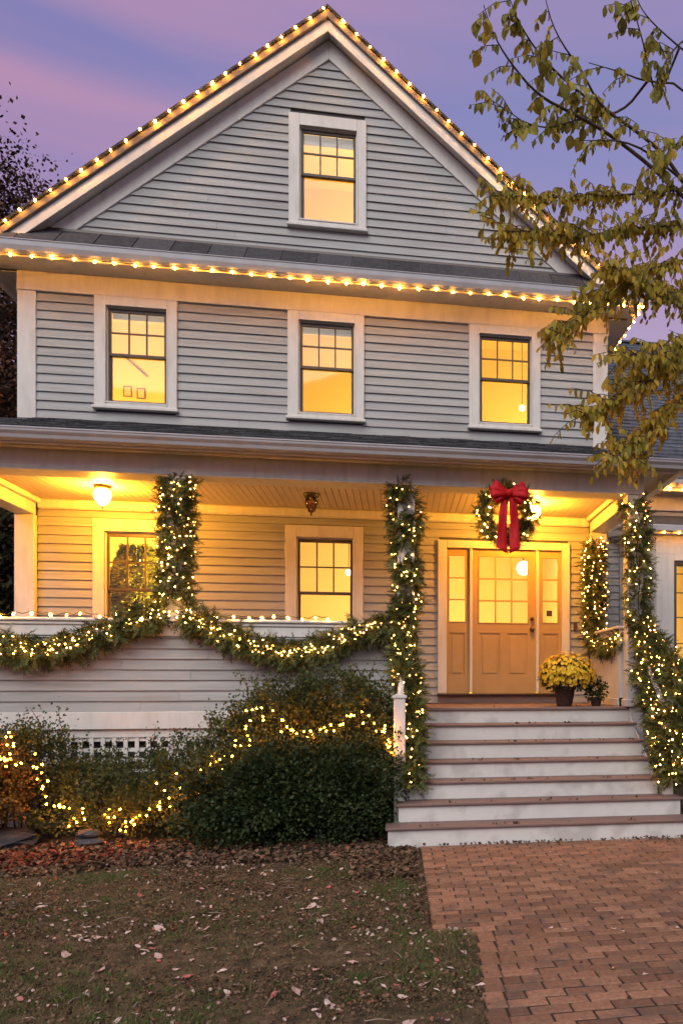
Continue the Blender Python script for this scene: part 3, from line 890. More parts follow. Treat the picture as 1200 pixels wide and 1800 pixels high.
# ------------------------------------------------------------------ wing to the right, set back, with a bay
wing = thing('house_wing', 'lower set back wing with blue grey shingle roof and a lit bay window', 'house wing', (6, 12.6, 0))
class WB(MB):
    def build(s, name, m, parent=None, **kw):
        o = MB.build(s, name, m, parent or wing, **kw); o.matrix_parent_inverse = Matrix.Translation((-6, -12.6, 0)); return o
WY = 12.6
def wp(name, *boxes, m='trim', bevel=.006):
    b = WB()
    for q in boxes: b.box(*q)
    return b.build(name, M[m], bevel=bevel)
wm = WB(); holed(wm, 2.94, 9.5, 0, 4.55, [(4.25, 5.6, 1.95, 3.42)], WY, WY+.1)
wm.build('wing_wall', M['clap'])
z = .6
while z < 4.3:
    b = WB(); b.v = [(2.95, WY-.024, z), (3.5, WY-.024, z), (3.5, WY-.002, z), (2.95, WY-.002, z), (2.95, WY-.006, z+.12), (3.5, WY-.006, z+.12), (3.5, WY-.002, z+.12), (2.95, WY-.002, z+.12)]
    b.f = [(0,3,2,1),(4,5,6,7),(0,1,5,4),(1,2,6,5),(2,3,7,6),(3,0,4,7)]
    b.build('clapboard', M['clap']); z += EXP
wp('wing_frieze', (2.95, 9.5, WY-.04, WY-.025, 4.30, 4.55))
wp('wing_corner_board', (2.95, 3.17, WY-.045, WY-.026, .4, 4.29))
wp('wing_soffit', (2.95, 9.7, 12.22, WY, 4.55, 4.57))
wp('wing_fascia', (2.95, 9.7, 12.195, 12.219, 4.53, 4.68))
WB().prism_yz([(12.15, 4.58), (12.193, 4.58), (12.193, 4.69), (12.08, 4.69), (12.085, 4.64)], 2.95, 9.7).build('wing_gutter', M['gutter'], bevel=.004)
# wing roof in shingle courses
ry, rzw = 16.5, 8.62
dk = WB(); dk.v = [(2.95, 12.2, 4.66), (9.8, 12.2, 4.66), (9.8, ry, rzw), (2.95, ry, rzw), (2.95, 20.8, 4.66), (9.8, 20.8, 4.66)]
dk.f = [(0, 1, 2, 3), (3, 2, 5, 4), (1, 5, 2), (0, 3, 4)]
dk.build('wing_roof_deck', M['slate'])
ws = WB(); n_c = 44
for i in range(n_c):
    f0, f1 = i/n_c, (i+1.1)/n_c
    ya, yb_ = 12.17+(ry-12.17)*f0, 12.17+(ry-12.17)*min(f1, 1)
    za, zb_ = 4.64+(rzw-4.64)*f0, 4.64+(rzw-4.64)*min(f1, 1)
    xx = 2.95-rnd.uniform(0, .2)
    while xx < 9.7:
        wd = rnd.uniform(.18, .34); a = max(xx, 2.95); b = xx+wd-.006; h = .022+rnd.choice((0, .008))
        n = len(ws.v)
        ws.v += [(a, ya, za+.004), (b, ya, za+.004), (b, ya-.006, za+h+.004), (a, ya-.006, za+h+.004), (b, yb_, zb_+.006), (a, yb_, zb_+.006)]
        ws.f += [(n, n+1, n+2, n+3), (n+3, n+2, n+4, n+5)]
        xx += wd
ws.build('wing_shingles', M['slate'], kind='stuff')
wp('ridge_cap', (2.95, 9.8, ry-.08, ry+.08, rzw, rzw+.04), m='slate')
# bay
BY = 12.0
bx = 3.88
bay = [(bx, BY), (6.2, BY), (6.6, WY), (bx-.42, WY)]
def bay_ring(z0, z1, off, name, m, bevel=0, holes=None):
    b = WB(); pts = [(bx-off*.6, BY-off), (6.2+off*.6, BY-off), (6.6+off, WY-.046), (bx-.42-off, WY-.046)]
    n = len(b.v)
    b.v += [(x, y, z0) for x, y in pts]+[(x, y, z1) for x, y in pts]
    b.f += [(3, 2, 1, 0), (4, 5, 6, 7), (0, 1, 5, 4), (1, 2, 6, 5), (2, 3, 7, 6), (3, 0, 4, 7)]
    return b.build(name, M[m], bevel=bevel)
bay_ring(.35, 1.72, .0, 'bay_base', 'clap')
bay_ring(1.72, 1.80, .05, 'bay_sill', 'trim', .01)
bay_ring(3.52, 3.80, .0, 'bay_frieze', 'trim')
bay_ring(3.805, 3.83, .14, 'bay_soffit', 'trim')
bay_ring(3.835, 3.93, .20, 'bay_gutter', 'gutter', .01)
hp = WB(); o_ = .18
hp.v = [(bx-o_*.6, BY-o_, 3.93), (6.2+o_*.6, BY-o_, 3.93), (6.6+o_, WY-.047, 3.93), (bx-.42-o_, WY-.047, 3.93), (bx+.12, WY-.047, 4.22), (6.1, WY-.047, 4.22)]
hp.f = [(0, 1, 5, 4), (1, 2, 5), (3, 0, 4), (0, 3, 2, 1), (3, 4, 5, 2)]
hp.build('bay_roof', M['shingle'])
# bay walls: trim boards around the openings
ang = WB(); ang.v = [(bx-.42, WY-.046, 1.8), (bx, BY, 1.8), (bx, BY, 3.52), (bx-.42, WY-.046, 3.52), (bx-.40, WY-.02, 1.8), (bx+.02, BY+.05, 1.8), (bx+.02, BY+.05, 3.52), (bx-.40, WY-.02, 3.52)]
ang.f = [(0, 1, 2, 3), (7, 6, 5, 4), (0, 4, 5, 1), (3, 2, 6, 7), (0, 3, 7, 4), (1, 5, 6, 2)]
ang.build('bay_side_wall', M['trim'])
wp('bay_post', (bx+.003, bx+.29, BY, BY+.08, 1.80, 3.52))
wp('bay_post', (5.35, 6.19, BY, BY+.08, 1.80, 3.52))
wp('bay_head', (bx+.29, 5.35, BY, BY+.08, 3.42, 3.52))
wf = thing('window', None, None, parent=wing)
def ws_(mb, name, m, bevel=0):
    o = MB.build(mb, name, M[m], wf, bevel=bevel); o.matrix_parent_inverse = Matrix.Translation((-6, -12.6, 0)); return o
ws_(rect_frame(MB(), bx+.29, 5.35, 1.80, 3.42, .045, BY+.02, BY+.07), 'sash', 'sash', .003)
for zz in (2.15, 2.55, 2.93, 3.22): ws_(MB().box(bx+.335, 5.305, BY+.03, BY+.05, zz-.008, zz+.008), 'muntin', 'sash')
for xx in (4.6, 4.95): ws_(MB().box(xx-.008, xx+.008, BY+.052, BY+.07, 1.845, 3.375), 'muntin', 'sash')
ws_(MB().box(bx+.335, 5.305, BY+.056, BY+.059, 1.845, 3.375), 'pane', 'glass')
rm = WB(); rm.box(3.3, 7, 14.2, 14.25, 1.3, 4.2).box(3.25, 3.3, WY+.11, 14.25, 1.3, 4.2).box(6.95, 7, WY+.11, 14.25, 1.3, 4.2).box(3.3, 6.95, WY+.11, 14.2, 4.2, 4.25).box(3.3, 6.95, WY+.11, 14.2, 1.25, 1.3)
rm.build('room_interior', M['wallin'])
bl = bpy.data.lights.new('room_lamp', 'POINT'); bl.energy = 100; bl.color = (1, .58, .14); bl.shadow_soft_size = .12
bo = bpy.data.objects.new('room_lamp', bl); C.objects.link(bo); bo.location = (3.6, 13.0, 2.6)

# ------------------------------------------------------------------ porch ceiling lamps
def ceiling_lamp(x, lit, label):
    t = thing('ceiling_lamp', label, 'lamp', (x, 10.4, 3.87), 'lamps on the porch ceiling')
    MB().lathe([(.02, -.05), (.085, -.045), (.095, -.02), (.095, -.001)], 0, 0, 20).build('canopy', M['bronze'], t, smooth=True)
    r = 1.0 if lit else .8
    prof = [(.012, -.235), (.045*r, -.215), (.075*r, -.17), (.092*r, -.12), (.092*r, -.085), (.07*r, -.055)]
    MB().lathe(prof, 0, 0, 20).build('glass_globe', M['globe'] if lit else M['jar'], t, smooth=True)
    MB().lathe([(.002, -.275), (.010, -.265), (.014, -.25), (.006, -.236)], 0, 0, 10).build('finial', M['bronze'], t, smooth=True)
    c = MB()
    for k in range(3):
        a = k*2*math.pi/3+.4
        c.tube([(math.cos(a)*.094, math.sin(a)*.094, -.05), (math.cos(a)*.098*r+.0, math.sin(a)*.098*r, -.12), (math.cos(a)*.055*r, math.sin(a)*.055*r, -.215), (0, 0, -.24)], .004, 5)
    c.build('cage', M['bronze'], t)
ceiling_lamp(-3.417, True, 'lit glass ceiling lamp over the end of the porch farthest from the door')
ceiling_lamp(-1.042, False, 'unlit bronze and glass ceiling lamp in the middle of the porch ceiling')
ceiling_lamp(1.72, True, 'lit glass ceiling lamp half hidden behind the wreath')

# ------------------------------------------------------------------ string lights
def bulb_proto(r):
    m = MB(); prof = [(r*.35, r*1.3), (r*.8, r*.7), (r, 0), (r*.75, -r*.7), (r*.2, -r*1.15)]
    m.lathe(prof[::-1], 0, 0, 7)
    return m.mesh('bulb')
bm_c9 = bulb_proto(.0145)
bm_s = bulb_proto(.012)
def string_lights(pts, spacing, label, me, m, jit=.012, group=None, sag=.02, wire=True, up=False):
    t = thing('string_lights', label, 'string lights', tuple(pts[0]), group)
    path_ = resample(pts, spacing); p0 = Vector(pts[0]); wp_ = []
    if not me.materials: me.materials.append(m)
    for i, p in enumerate(path_):
        q = p-p0+Vector((rnd.uniform(-jit, jit), rnd.uniform(-jit, jit)*.5, rnd.uniform(-jit, jit)))
        o = bpy.data.objects.new('bulb', me); C.objects.link(o); o.parent = t; o.location = q
        o.rotation_euler = (rnd.uniform(-.7, .7), rnd.uniform(-.7, .7)+(math.pi if up else 0), 0); k = rnd.uniform(.85, 1.2); o.scale = (k, k, k*rnd.uniform(.9, 1.25))
        wp_.append(q+Vector((0, 0, .03 if not up else -.03)))
        if i < len(path_)-1:
            n = path_[i+1]-p0
            wp_.append((q+n)/2+Vector((0, 0, .03-sag if not up else -.03)))
    if wire: MB().tube(wp_, .004, 4).build('wire', M['wire'], t)
    return t
roof_g = 'bulb strings along the roof edges'
def rk(s, u): return (AX+s*u, 10.985, 10.355-SL*u)
string_lights([rk(-1, .05), rk(-1, 4.15)], .216, 'string of warm bulbs up the gable edge on the side away from the tree', bm_c9, M['bulb'], group=roof_g, up=True)
string_lights([rk(1, .20), rk(1, 4.15)], .216, 'string of warm bulbs down the gable edge that ends behind the tree leaves', bm_c9, M['bulb'], group=roof_g, up=True)
string_lights([(px0+.05, 10.79, 6.685), (px1-.02, 10.79, 6.685)], .225, 'long level string of warm bulbs under the gutter below the gable', bm_c9, M['bulb'], group=roof_g)
string_lights([(AX-4.17-.06, 10.95, 6.76), (AX-4.17-.06, 14.5, 6.76)], .225, 'bulb string along the side eave on the far side from the steps', bm_c9, M['bulb'], group=roof_g)
string_lights([(AX+4.17+.08, 10.95, 6.76), (AX+4.17+.08, 14.5, 6.76)], .225, 'bulb string along the side eave above the wing roof', bm_c9, M['bulb'], group=roof_g)
string_lights([(3.05, 12.10, 4.545), (6.5, 12.10, 4.545)], .215, 'bulb string under the wing eave beside the porch roof corner', bm_c9, M['bulb'], group=roof_g)
string_lights([(bx-.15, BY-.20, 3.80), (6.2, BY-.20, 3.80)], .215, 'bulb string under the small bay roof gutter', bm_c9, M['bulb'], group=roof_g)
cap_g = 'bulb strings lying on the porch wall cap'
string_lights([(-4.2, 9.40, 2.262), (-3.95, 9.39, 2.255), (-3.6, 9.44, 2.262), (-3.3, 9.42, 2.26), (-2.95, 9.43, 2.262)], .125, 'short bulb string on the porch wall cap under the tree window', bm_s, M['bulb'], jit=.02, group=cap_g)
string_lights([(-1.95, 9.42, 2.262), (-1.6, 9.40, 2.255), (-1.2, 9.44, 2.262), (-.75, 9.41, 2.26)], .12, 'short bulb string on the porch wall cap under the middle porch window', bm_s, M['bulb'], jit=.02, group=cap_g)

# ------------------------------------------------------------------ fir garlands
def sprigs(paths, rad, dens, ln=(.09, .17), droop=.25, needles=11, gap=None, rmin=.15):
    """needle sprays around a path; returns V, F arrays"""
    V = []; F = []; nb = 0
    P_, D_l, L_ = [], [], []
    for pts in paths:
        path_ = resample(pts, .03)
        for a, b in zip(path_, path_[1:]):
            seg = (b-a).length; k = dens*seg; k = int(k)+(1 if rnd.random() < k-int(k) else 0)
            ax = (b-a).normalized()
            for _ in range(k):
                r = rdir(1)[0]; r = Vector(r); r -= ax*r.dot(ax)
                if r.length < .01: continue
                r.normalize()
                c = a.lerp(b, rnd.random())
                if gap and gap(c, r): continue
                rr = rad*rnd.uniform(rmin, .85)
                d = (r*rnd.uniform(.5, 1)+ax*rnd.uniform(-1, 1)*.9+Vector((0, 0, -droop))).normalized()
                P_.append(c+r*rr); D_l.append(d); L_.append(rnd.uniform(*ln))
    for p, d, l in zip(P_, D_l, L_):
        s = d.cross(Vector((rnd.uniform(-1, 1), rnd.uniform(-1, 1), 1))).normalized(); u = s.cross(d)
        for k in range(needles):
            t = k/(needles-1)
            base = p+d*l*t*.9
            sg = 1 if k % 2 else -1
            nd = (d*.75+s*sg*(1-.35*t)+u*rnd.uniform(-.35, .45)).normalized() if k < needles-1 else d
            nl = l*(.42-.20*t)*rnd.uniform(.8, 1.2); hw = nl*.13+.0022
            w_ = nd.cross(u).normalized()*hw
            n = len(V)
            V += [base-w_, base+w_, base+nd*nl]; F.append((n, n+1, n+2))
    return V, F
def garland(paths, rad, dens, nb_bulbs, label, group, origin=None, ln=(.09, .17), droop=.25, gap=None, bulb_r=.0078, spread=1.0, front=.65, rmin=.15):
    nb_bulbs = int(nb_bulbs*.72)
    o0 = Vector(origin or paths[0][0])
    t = thing('garland', label, 'garland', tuple(o0), group)
    paths = [smooth_path(p, 2) for p in paths]
    V, F = sprigs(paths, rad, dens, ln, droop, gap=gap, rmin=rmin)
    me = bpy.data.meshes.new('fir_foliage'); me.from_pydata([tuple(v-o0) for v in V], [], F); me.update()
    link('fir_foliage', me, M['fir'], t, kind='stuff')
    core = MB()
    for p in paths: core.tube([tuple(q-o0) for q in p], .006, 5)
    core.build('core_wire', M['wire'], t)
    b = MB(); tot = sum(sum((q-p).length for p, q in zip(pp, pp[1:])) for pp in paths)
    for pp in paths:
        rs = resample(pp, .02)
        ll = sum((q-p).length for p, q in zip(pp, pp[1:]))
        for _ in range(int(nb_bulbs*ll/tot)):
            c = rnd.choice(rs); a = rnd.uniform(0, 2*math.pi)
            r = rad*rnd.uniform(.75, 1.15)*spread
            off = Vector((math.cos(a)*r, -abs(math.sin(a))*r if rnd.random() < front else math.sin(a)*r, rnd.uniform(-.05, .05)+math.sin(a*2.3)*r*.3))
            if gap and gap(c, off.normalized()): continue
            b.blob(tuple(c+off-o0), bulb_r*rnd.uniform(.8, 1.2))
    b.build('bulbs', M['bulb_g'], t, kind='stuff')
    return t
gg = 'fir garlands with warm lights on posts and rails'
def gap_fn(bands):   # bare white post showing between turns of the garland
    def f(c, r):
        return any(z0+.25*(c.x-x0) < c.z < z1+.25*(c.x-x0) and r.y < -.15 and abs(r.x) < .85 for x0, z0, z1 in bands)
    return f
P1x = -2.36
garland([[(P1x-.04, 9.41, 2.46), (P1x+.04, 9.40, 2.9), (P1x-.03, 9.41, 3.4), (P1x+.02, 9.40, 3.76)], [(P1x-.01, 9.50, 2.42), (P1x-.05, 9.50, 2.9), (P1x+.05, 9.50, 3.4), (P1x-.01, 9.47, 3.80)]], .175, 620, 170, 'fir garland wrapped round the post between the two porch windows', gg, gap=gap_fn([(P1x, 2.33, 2.46)]), ln=(.08, .15), rmin=.38)
garland([[(.0, 9.44, 3.80), (.16, 9.44, 3.55), (.21, 9.46, 3.38), (.10, 9.42, 3.18), (.0, 9.44, 2.95), (.14, 9.42, 2.70), (.16, 9.44, 2.45), (.08, 9.36, 2.22)],
         [(.02, 9.44, 3.78), (-.01, 9.44, 3.4), (.06, 9.46, 3.1), (.2, 9.5, 2.9), (.05, 9.44, 2.55), (.04, 9.40, 2.25)],
         [(.06, 9.33, 2.25), (.08, 9.10, 1.88), (.13, 8.9, 1.5), (.14, 8.65, 1.15), (.15, 8.42, .85), (.15, 8.30, .50)],
         [(.08, 9.36, 2.15), (.06, 9.15, 1.93), (.04, 8.9, 1.72), (.05, 8.68, 1.58)], [(.12, 9.0, 1.7), (.15, 8.7, 1.3), (.17, 8.5, 1.0)]], .12, 680, 290, 'fir garland down the post and handrail beside the big bush', gg, origin=(.1, 9.4, 2.3),
        gap=gap_fn([(.09, 3.44, 3.66), (.09, 2.92, 3.13), (.09, 2.52, 2.66)]), ln=(.08, .15))
garland([[(2.75, 9.44, 3.72), (2.86, 9.44, 3.4), (2.78, 9.40, 3.1), (2.86, 9.44, 2.8), (2.80, 9.38, 2.45), (2.84, 9.30, 2.2)],
         [(2.84, 9.28, 2.22), (2.86, 9.04, 1.82), (2.88, 8.78, 1.42), (2.89, 8.51, 1.02), (2.87, 8.27, .50)],
         [(2.93, 9.1, 2.0), (3.0, 8.8, 1.72), (3.0, 8.5, 1.45), (2.95, 8.35, 1.1), (2.93, 8.28, .75)],
         [(2.78, 9.1, 1.75), (2.80, 8.8, 1.35), (2.82, 8.5, .95), (2.80, 8.25, .62)], [(2.9, 8.32, 1.38), (2.83, 8.30, 1.1), (2.86, 8.27, .8)]], .15, 640, 430, 'fir garland down the porch post and handrail nearest the bay window', gg, origin=(2.8, 9.4, 2.3),
        gap=gap_fn([(2.8, 3.52, 3.62), (2.8, 2.72, 2.84), (2.8, 2.36, 2.54)]), ln=(.09, .17))
garland([[(2.70, 11.08, 3.50), (2.67, 11.05, 3.1), (2.69, 11.03, 2.7), (2.67, 11.0, 2.3), (2.70, 10.97, 2.0)]], .17, 900, 150, 'fir garland hanging on the wall pilaster behind the yellow flowers', gg, ln=(.08, .15))
garland([[(2.68, 11.0, 2.22), (2.68, 10.6, 2.06), (2.70, 10.1, 1.98), (2.74, 9.62, 2.12)]], .13, 560, 90, 'short drooping fir garland along the side rail by the door', gg, ln=(.09, .17), droop=.6)
swag_g = 'drooping fir swags along the porch wall'
garland([[(-4.75, 9.36, 2.28), (-4.38, 9.36, 2.09), (-4.06, 9.36, 1.95), (-3.82, 9.36, 1.88), (-3.57, 9.36, 1.87), (-3.19, 9.36, 2.03), (-2.85, 9.36, 2.19), (-2.45, 9.36, 2.30)]], .135, 560, 210, 'drooping fir swag with lights on the porch wall under the tree window', swag_g, ln=(.10, .19), droop=.5)
garland([[(-2.28, 9.36, 2.30), (-1.93, 9.36, 2.14), (-1.58, 9.36, 1.95), (-1.22, 9.36, 1.87), (-.86, 9.36, 1.92), (-.49, 9.36, 2.10), (-.02, 9.36, 2.22)]], .135, 560, 220, 'drooping fir swag with lights on the porch wall between the posts', swag_g, ln=(.10, .19), droop=.5)

# ------------------------------------------------------------------ wreath with red bow
wr = thing('wreath', 'round fir wreath with lights and a big red bow hanging above the steps', 'wreath', (1.235, 9.37, 3.49))
ring = [Vector((.27*math.cos(t), 0, .27*math.sin(t))) for t in np.linspace(0, 2*math.pi, 40)]
V, F = sprigs([ring], .085, 560, (.07, .13), .05)
me = bpy.data.meshes.new('fir_foliage'); me.from_pydata([tuple(v) for v in V], [], F); me.update()
link('fir_foliage', me, M['fir'], wr, kind='stuff')
MB().tube([tuple(p) for p in ring], .03, 8, cap=False).build('ring', M['wire'], wr)
b = MB()
for i in range(46):
    t = rnd.uniform(0, 2*math.pi); r = .27+rnd.uniform(-.10, .10)
    b.blob((r*math.cos(t), -rnd.uniform(.05, .11), r*math.sin(t)), .010)
b.build('bulbs', M['bulb_g'], wr, kind='stuff')
MB().tube([(0, .02, .27), (0, -.01, .36), (0, .04, .42), (0, .05, .44)], .004, 5).build('hanger_wire', M['wire'], wr)
bow = thing('bow', 'red velvet bow with two long tails', None, (0, -.13, .20), parent=wr)
def ribbon(name, centre, width_fn, nrm, thick=.006):
    """strip along centre points; nrm gives the sideways direction of the strip"""
    m = MB(); n = len(centre)
    for i, c in enumerate(centre):
        c = Vector(c); w = width_fn(i/(n-1))/2; s = Vector(nrm(i/(n-1))).normalized()
        for k in range(5):
            q = (k/2-1); rip = .012*math.sin(k*2.1+i*.7)
            m.v.append(tuple(c+s*w*q+Vector((0, rip, 0))))
    for i in range(n-1):
        for k in range(4):
            a = i*5+k; m.f.append((a, a+1, a+6, a+5))
    o = m.build(name, M['velvet'], bow, smooth=True)
    so = o.modifiers.new('thickness', 'SOLIDIFY'); so.thickness = thick
    return o
for sgn in (-1, 1):
    for tilt, L_, yy, wd in ((.42, .205, 0, .115), (-.02, .215, -.02, .12), (-.40, .185, .01, .105)):
        loop = []
        for i in range(15):
            t = i/14*2*math.pi
            r = math.sin(t/2)
            along = L_*r; bulge = .050*math.sin(t)
            loop.append((sgn*(along*math.cos(tilt)), yy-.035-bulge-.03*r, along*math.sin(tilt)*1.0+.0))
        ribbon('bow_loop', loop, lambda u: wd*(.55+.55*math.sin(math.pi*u)), lambda u: (-math.sin(tilt)*sgn, .15, math.cos(tilt)))
    tail = []
    for i in range(12):
        u = i/11
        tail.append((sgn*(.032+.060*u+.012*math.sin(u*5)), -.045-.02*math.sin(u*7+sgn), -.03-.645*u))
    m_ = ribbon('bow_tail', tail, lambda u: .070+.062*u, lambda u: (1, 0, .05*sgn))
    # slanted cut at the end
    me = m_.data; nv = len(me.vertices)
    for k in range(5): me.vertices[nv-5+k].co.z += (.055*(k/4) if sgn > 0 else .07*(1-k/4))
ball('bow_knot', (0, -.085, 0), .042, M['velvet'], bow)

# ------------------------------------------------------------------ potted plants on the porch
def blob_points(c, rx, ry, rz_, n, shell=.35, lo=-1.0):
    d = rdir(n*2); d = d[d[:, 2] > lo][:n]
    r = 1-shell*rg.rand(len(d), 1)**1.5
    return np.array(c)+d*r*np.array([rx, ry, rz_]), d
mum = thing('potted_mum', 'round yellow chrysanthemum in a dark pot at the porch edge', 'potted plant', (2.0, 9.78, FZ))
MB().lathe([(.088, .001), (.095, .02), (.128, .20), (.142, .205), (.142, .245), (.128, .246), (.120, .225)], 0, 0, 22).build('pot', M['pot'], mum, smooth=False, bevel=0)
MB().lathe([(.118, .21), (.118, .226)], 0, 0, 22).build('soil', M['soil'], mum)
P_, d_ = blob_points((.03, 0, .39), .36, .31, .26, 620, .22, -.55)
P_ = P_+rg.normal(size=P_.shape)*.014
V = []; F = []
for p, d in zip(P_, d_):
    p = Vector(p); d = (Vector(d)+Vector((0, 0, .15))).normalized(); s = d.orthogonal().normalized(); u = d.cross(s); rr = rnd.uniform(.020, .032)
    for k in range(9):
        a = k*2*math.pi/9+rnd.uniform(-.2, .2); v = s*math.cos(a)+u*math.sin(a); w_ = d.cross(v)*rr*.36
        n = len(V); V += [p, p+v*rr*.6-w_+d*.006, p+v*rr+d*rnd.uniform(-.002, .008), p+v*rr*.6+w_+d*.006]; F.append((n, n+1, n+2, n+3))
me = bpy.data.meshes.new('flower_heads'); me.from_pydata([tuple(v) for v in V], [], F); me.update()
link('flower_heads', me, M['mum'], mum, kind='stuff')
P_, d_ = blob_points((.02, 0, .36), .30, .27, .22, 1500, .7, -.8)
link('foliage', leaf_mesh('foliage', P_, d_+rdir(len(d_))*.7, rdir(len(d_)), rg.uniform(.03, .06, len(d_)), rg.uniform(.008, .014, len(d_))), M['bush'], mum, kind='stuff')
small = thing('potted_plant', 'small dark leafy plant in a low pot beside the yellow flowers', 'potted plant', (2.40, 9.80, FZ))
MB().lathe([(.055, .001), (.075, .10), (.082, .11), (.070, .112)], 0, 0, 16).build('pot', M['pot'], small)
P_, d_ = blob_points((0, 0, .20), .13, .12, .16, 420, .8, -.8)
link('foliage', leaf_mesh('foliage', P_, d_+rdir(len(d_))*.6, rdir(len(d_)), rg.uniform(.03, .06, len(d_)), rg.uniform(.010, .018, len(d_))), M['bush'], small, kind='stuff')

# indoor decorated tree behind the porch window
xt = thing('christmas_tree', 'decorated tree glowing yellow green behind the first porch window', 'christmas tree', (-3.50, 11.98, 1.31))
n = 22000
hh = rg.rand(n)**1.3; rr_ = (1-hh*.8)*.78*np.sqrt(rg.uniform(.25, 1, n)); aa = rg.uniform(0, 2*math.pi, n)
P_ = np.stack([rr_*np.cos(aa), rr_*np.sin(aa)*.8, .35+hh*1.75], 1)
D_ = np.stack([np.cos(aa), np.sin(aa), -.15+0*aa], 1)+rdir(n)*.5
M['xleaf'] = ramp_mat('yellow_green_needles', [(0, (.20, .22, .03)), (.5, (.40, .42, .06)), (1, (.65, .60, .10))], .7, trans=.3)
link('needles', leaf_mesh('needles', P_, D_, rdir(n), rg.uniform(.05, .10, n), rg.uniform(.010, .020, n)), M['xleaf'], xt, kind='stuff')
MB().tube([(0, 0, 0), (0, 0, 2.0)], .03, 8).build('trunk', M['bark'], xt)
b = MB()
for i in range(70):
    h_ = rnd.random()**1.3; r_ = (1-h_)*.60; a_ = rnd.uniform(math.pi, 2*math.pi); b.blob((r_*math.cos(a_), r_*math.sin(a_)*.8-.02, .35+h_*1.75), .014)
b.build('bulbs', M['tinyglow'], xt, kind='stuff')

# ------------------------------------------------------------------ bushes
def bush(name, label, cx, cy, lobes, nleaf, m, leaf=(.022, .042), stems=26, wisps=0, cat='bush', group=None, hole=.0):
    t = thing(name, label, cat, (cx, cy, 0), group)
    st = MB()
    for i in range(stems):
        lb = rnd.choice(lobes); a = rnd.uniform(0, 2*math.pi); k = rnd.uniform(.3, .95)
        e = Vector((lb[0]+math.cos(a)*lb[3]*k, lb[1]+math.sin(a)*lb[4]*k, lb[2]+lb[5]*rnd.uniform(.0, .9)))
        s0 = Vector((lb[0]*.6+rnd.uniform(-.1, .1), lb[1]*.6+rnd.uniform(-.1, .1), 0))
        md = s0.lerp(e, .5)+Vector((rnd.uniform(-.08, .08), rnd.uniform(-.08, .08), .1))
        st.tube(smooth_path([s0, md, e], 1), [.011, .009, .007, .005, .003, .002][:len(smooth_path([s0, md, e], 1))], 4, cap=False)
    Ps, Ds = [], []
    tot = sum(l[3]*l[5] for l in lobes)
    for (x, y, z, rx, ry_, rz__) in lobes:
        n = int(nleaf*rx*rz__/tot)
        # clumps: leaves gather round many twig ends so the surface is uneven
        kc = max(20, n//55)
        cc, cd = blob_points((x, y, z), rx*1.04, ry_*1.04, rz__*1.04, kc, .6, -.75)
        cc = cc+rg.normal(size=cc.shape)*.035
        idx = rg.randint(0, len(cc), n)
        size = rg.uniform(.05, .15, len(cc))[idx].reshape(-1, 1)
        p = cc[idx]+rg.normal(size=(n, 3))*size*.62
        d = unit(cd[idx]+rdir(n)*.9+np.array([0, 0, .25]))
        Ps.append(p); Ds.append(d)
    for i in range(wisps):
        lb = rnd.choice(lobes); a = rnd.uniform(0, 2*math.pi)
        base = Vector((lb[0]+math.cos(a)*lb[3]*.8, lb[1]+math.sin(a)*lb[4]*.6, lb[2]+lb[5]*.6))
        tip = base+Vector((rnd.uniform(-.2, .2), rnd.uniform(-.12, .05), rnd.uniform(.12, .38)))
        mid = base.lerp(tip, .5)+Vector((rnd.uniform(-.04, .04), 0, 0))
        st.tube([base, mid, tip], [.006, .004, .002], 4, cap=False)
        k = 34; tt = rg.rand(k, 1)
        p = np.array(base)*(1-tt)+np.array(tip)*tt+rg.normal(size=(k, 3))*.035
        Ps.append(p); Ds.append(rdir(k)+np.array([0, 0, .3]))
    P_ = np.concatenate(Ps); D_ = np.concatenate(Ds)
    keep = P_[:, 2] > .005
    P_, D_ = P_[keep], D_[keep]
    n = len(P_)
    link('leaves', leaf_mesh('leaves', P_, D_, rdir(n)+np.array([0, -.3, .8]), rg.uniform(leaf[0], leaf[1], n), rg.uniform(leaf[0], leaf[1], n)*.36), m, t, kind='stuff')
    st.build('stems', M['twig'], t, kind='stuff')
    return t
bush('bush', 'large dense dark green bush beside the foot of the steps', -.95, 8.35,
     [(-.50, -.05, .42, .62, .45, .44), (-.02, .0, .52, .56, .45, .46), (.42, -.05, .46, .52, .42, .48), (.65, .15, .62, .35, .35, .44), (-.1, -.15, .28, .85, .42, .30)], 52000, M['bush'], stems=50, wisps=34, leaf=(.024, .050))
bush('bush', 'tall olive bush with lights behind the dark green bush', -.80, 8.78,
     [(-.30, 0, 1.02, .50, .34, .56), (.12, .0, 1.06, .48, .34, .58), (.50, .0, .98, .32, .32, .56), (-.62, .05, .80, .34, .30, .50)], 34000, M['bush2'], stems=40, wisps=34, leaf=(.024, .048))
bush('bush', 'loose open bush with bare twigs in front of the lattice', -2.02, 8.95,
     [(-.22, 0, .50, .34, .26, .44), (.26, 0, .66, .32, .26, .56), (.0, -.2, .30, .5, .3, .30)], 13000, M['bush2'], stems=46, wisps=16)
bush('bush', 'bush in the middle of the porch wall with lights strung low across it', -2.85, 8.95,
     [(-.28, 0, .46, .40, .28, .38), (.30, .0, .44, .36, .28, .34), (.1, -.25, .26, .7, .35, .24)], 17000, M['bush2'], stems=40, wisps=12)
bush('bush', 'tall leggy bush at the far end of the porch wall from the steps', -3.75, 8.85,
     [(-.10, .0, .62, .36, .30, .50), (.25, .05, .70, .28, .26, .50), (-.50, .0, .55, .4, .35, .6)], 20000, M['bush2'], stems=34, wisps=12)
bush('bush', 'reddish brown bush glowing with lights at the edge of the lawn', -3.90, 8.45,
     [(-.15, 0, .60, .42, .28, .42), (.15, 0, .55, .30, .26, .40)], 15000, M['bush3'], stems=30, wisps=4)
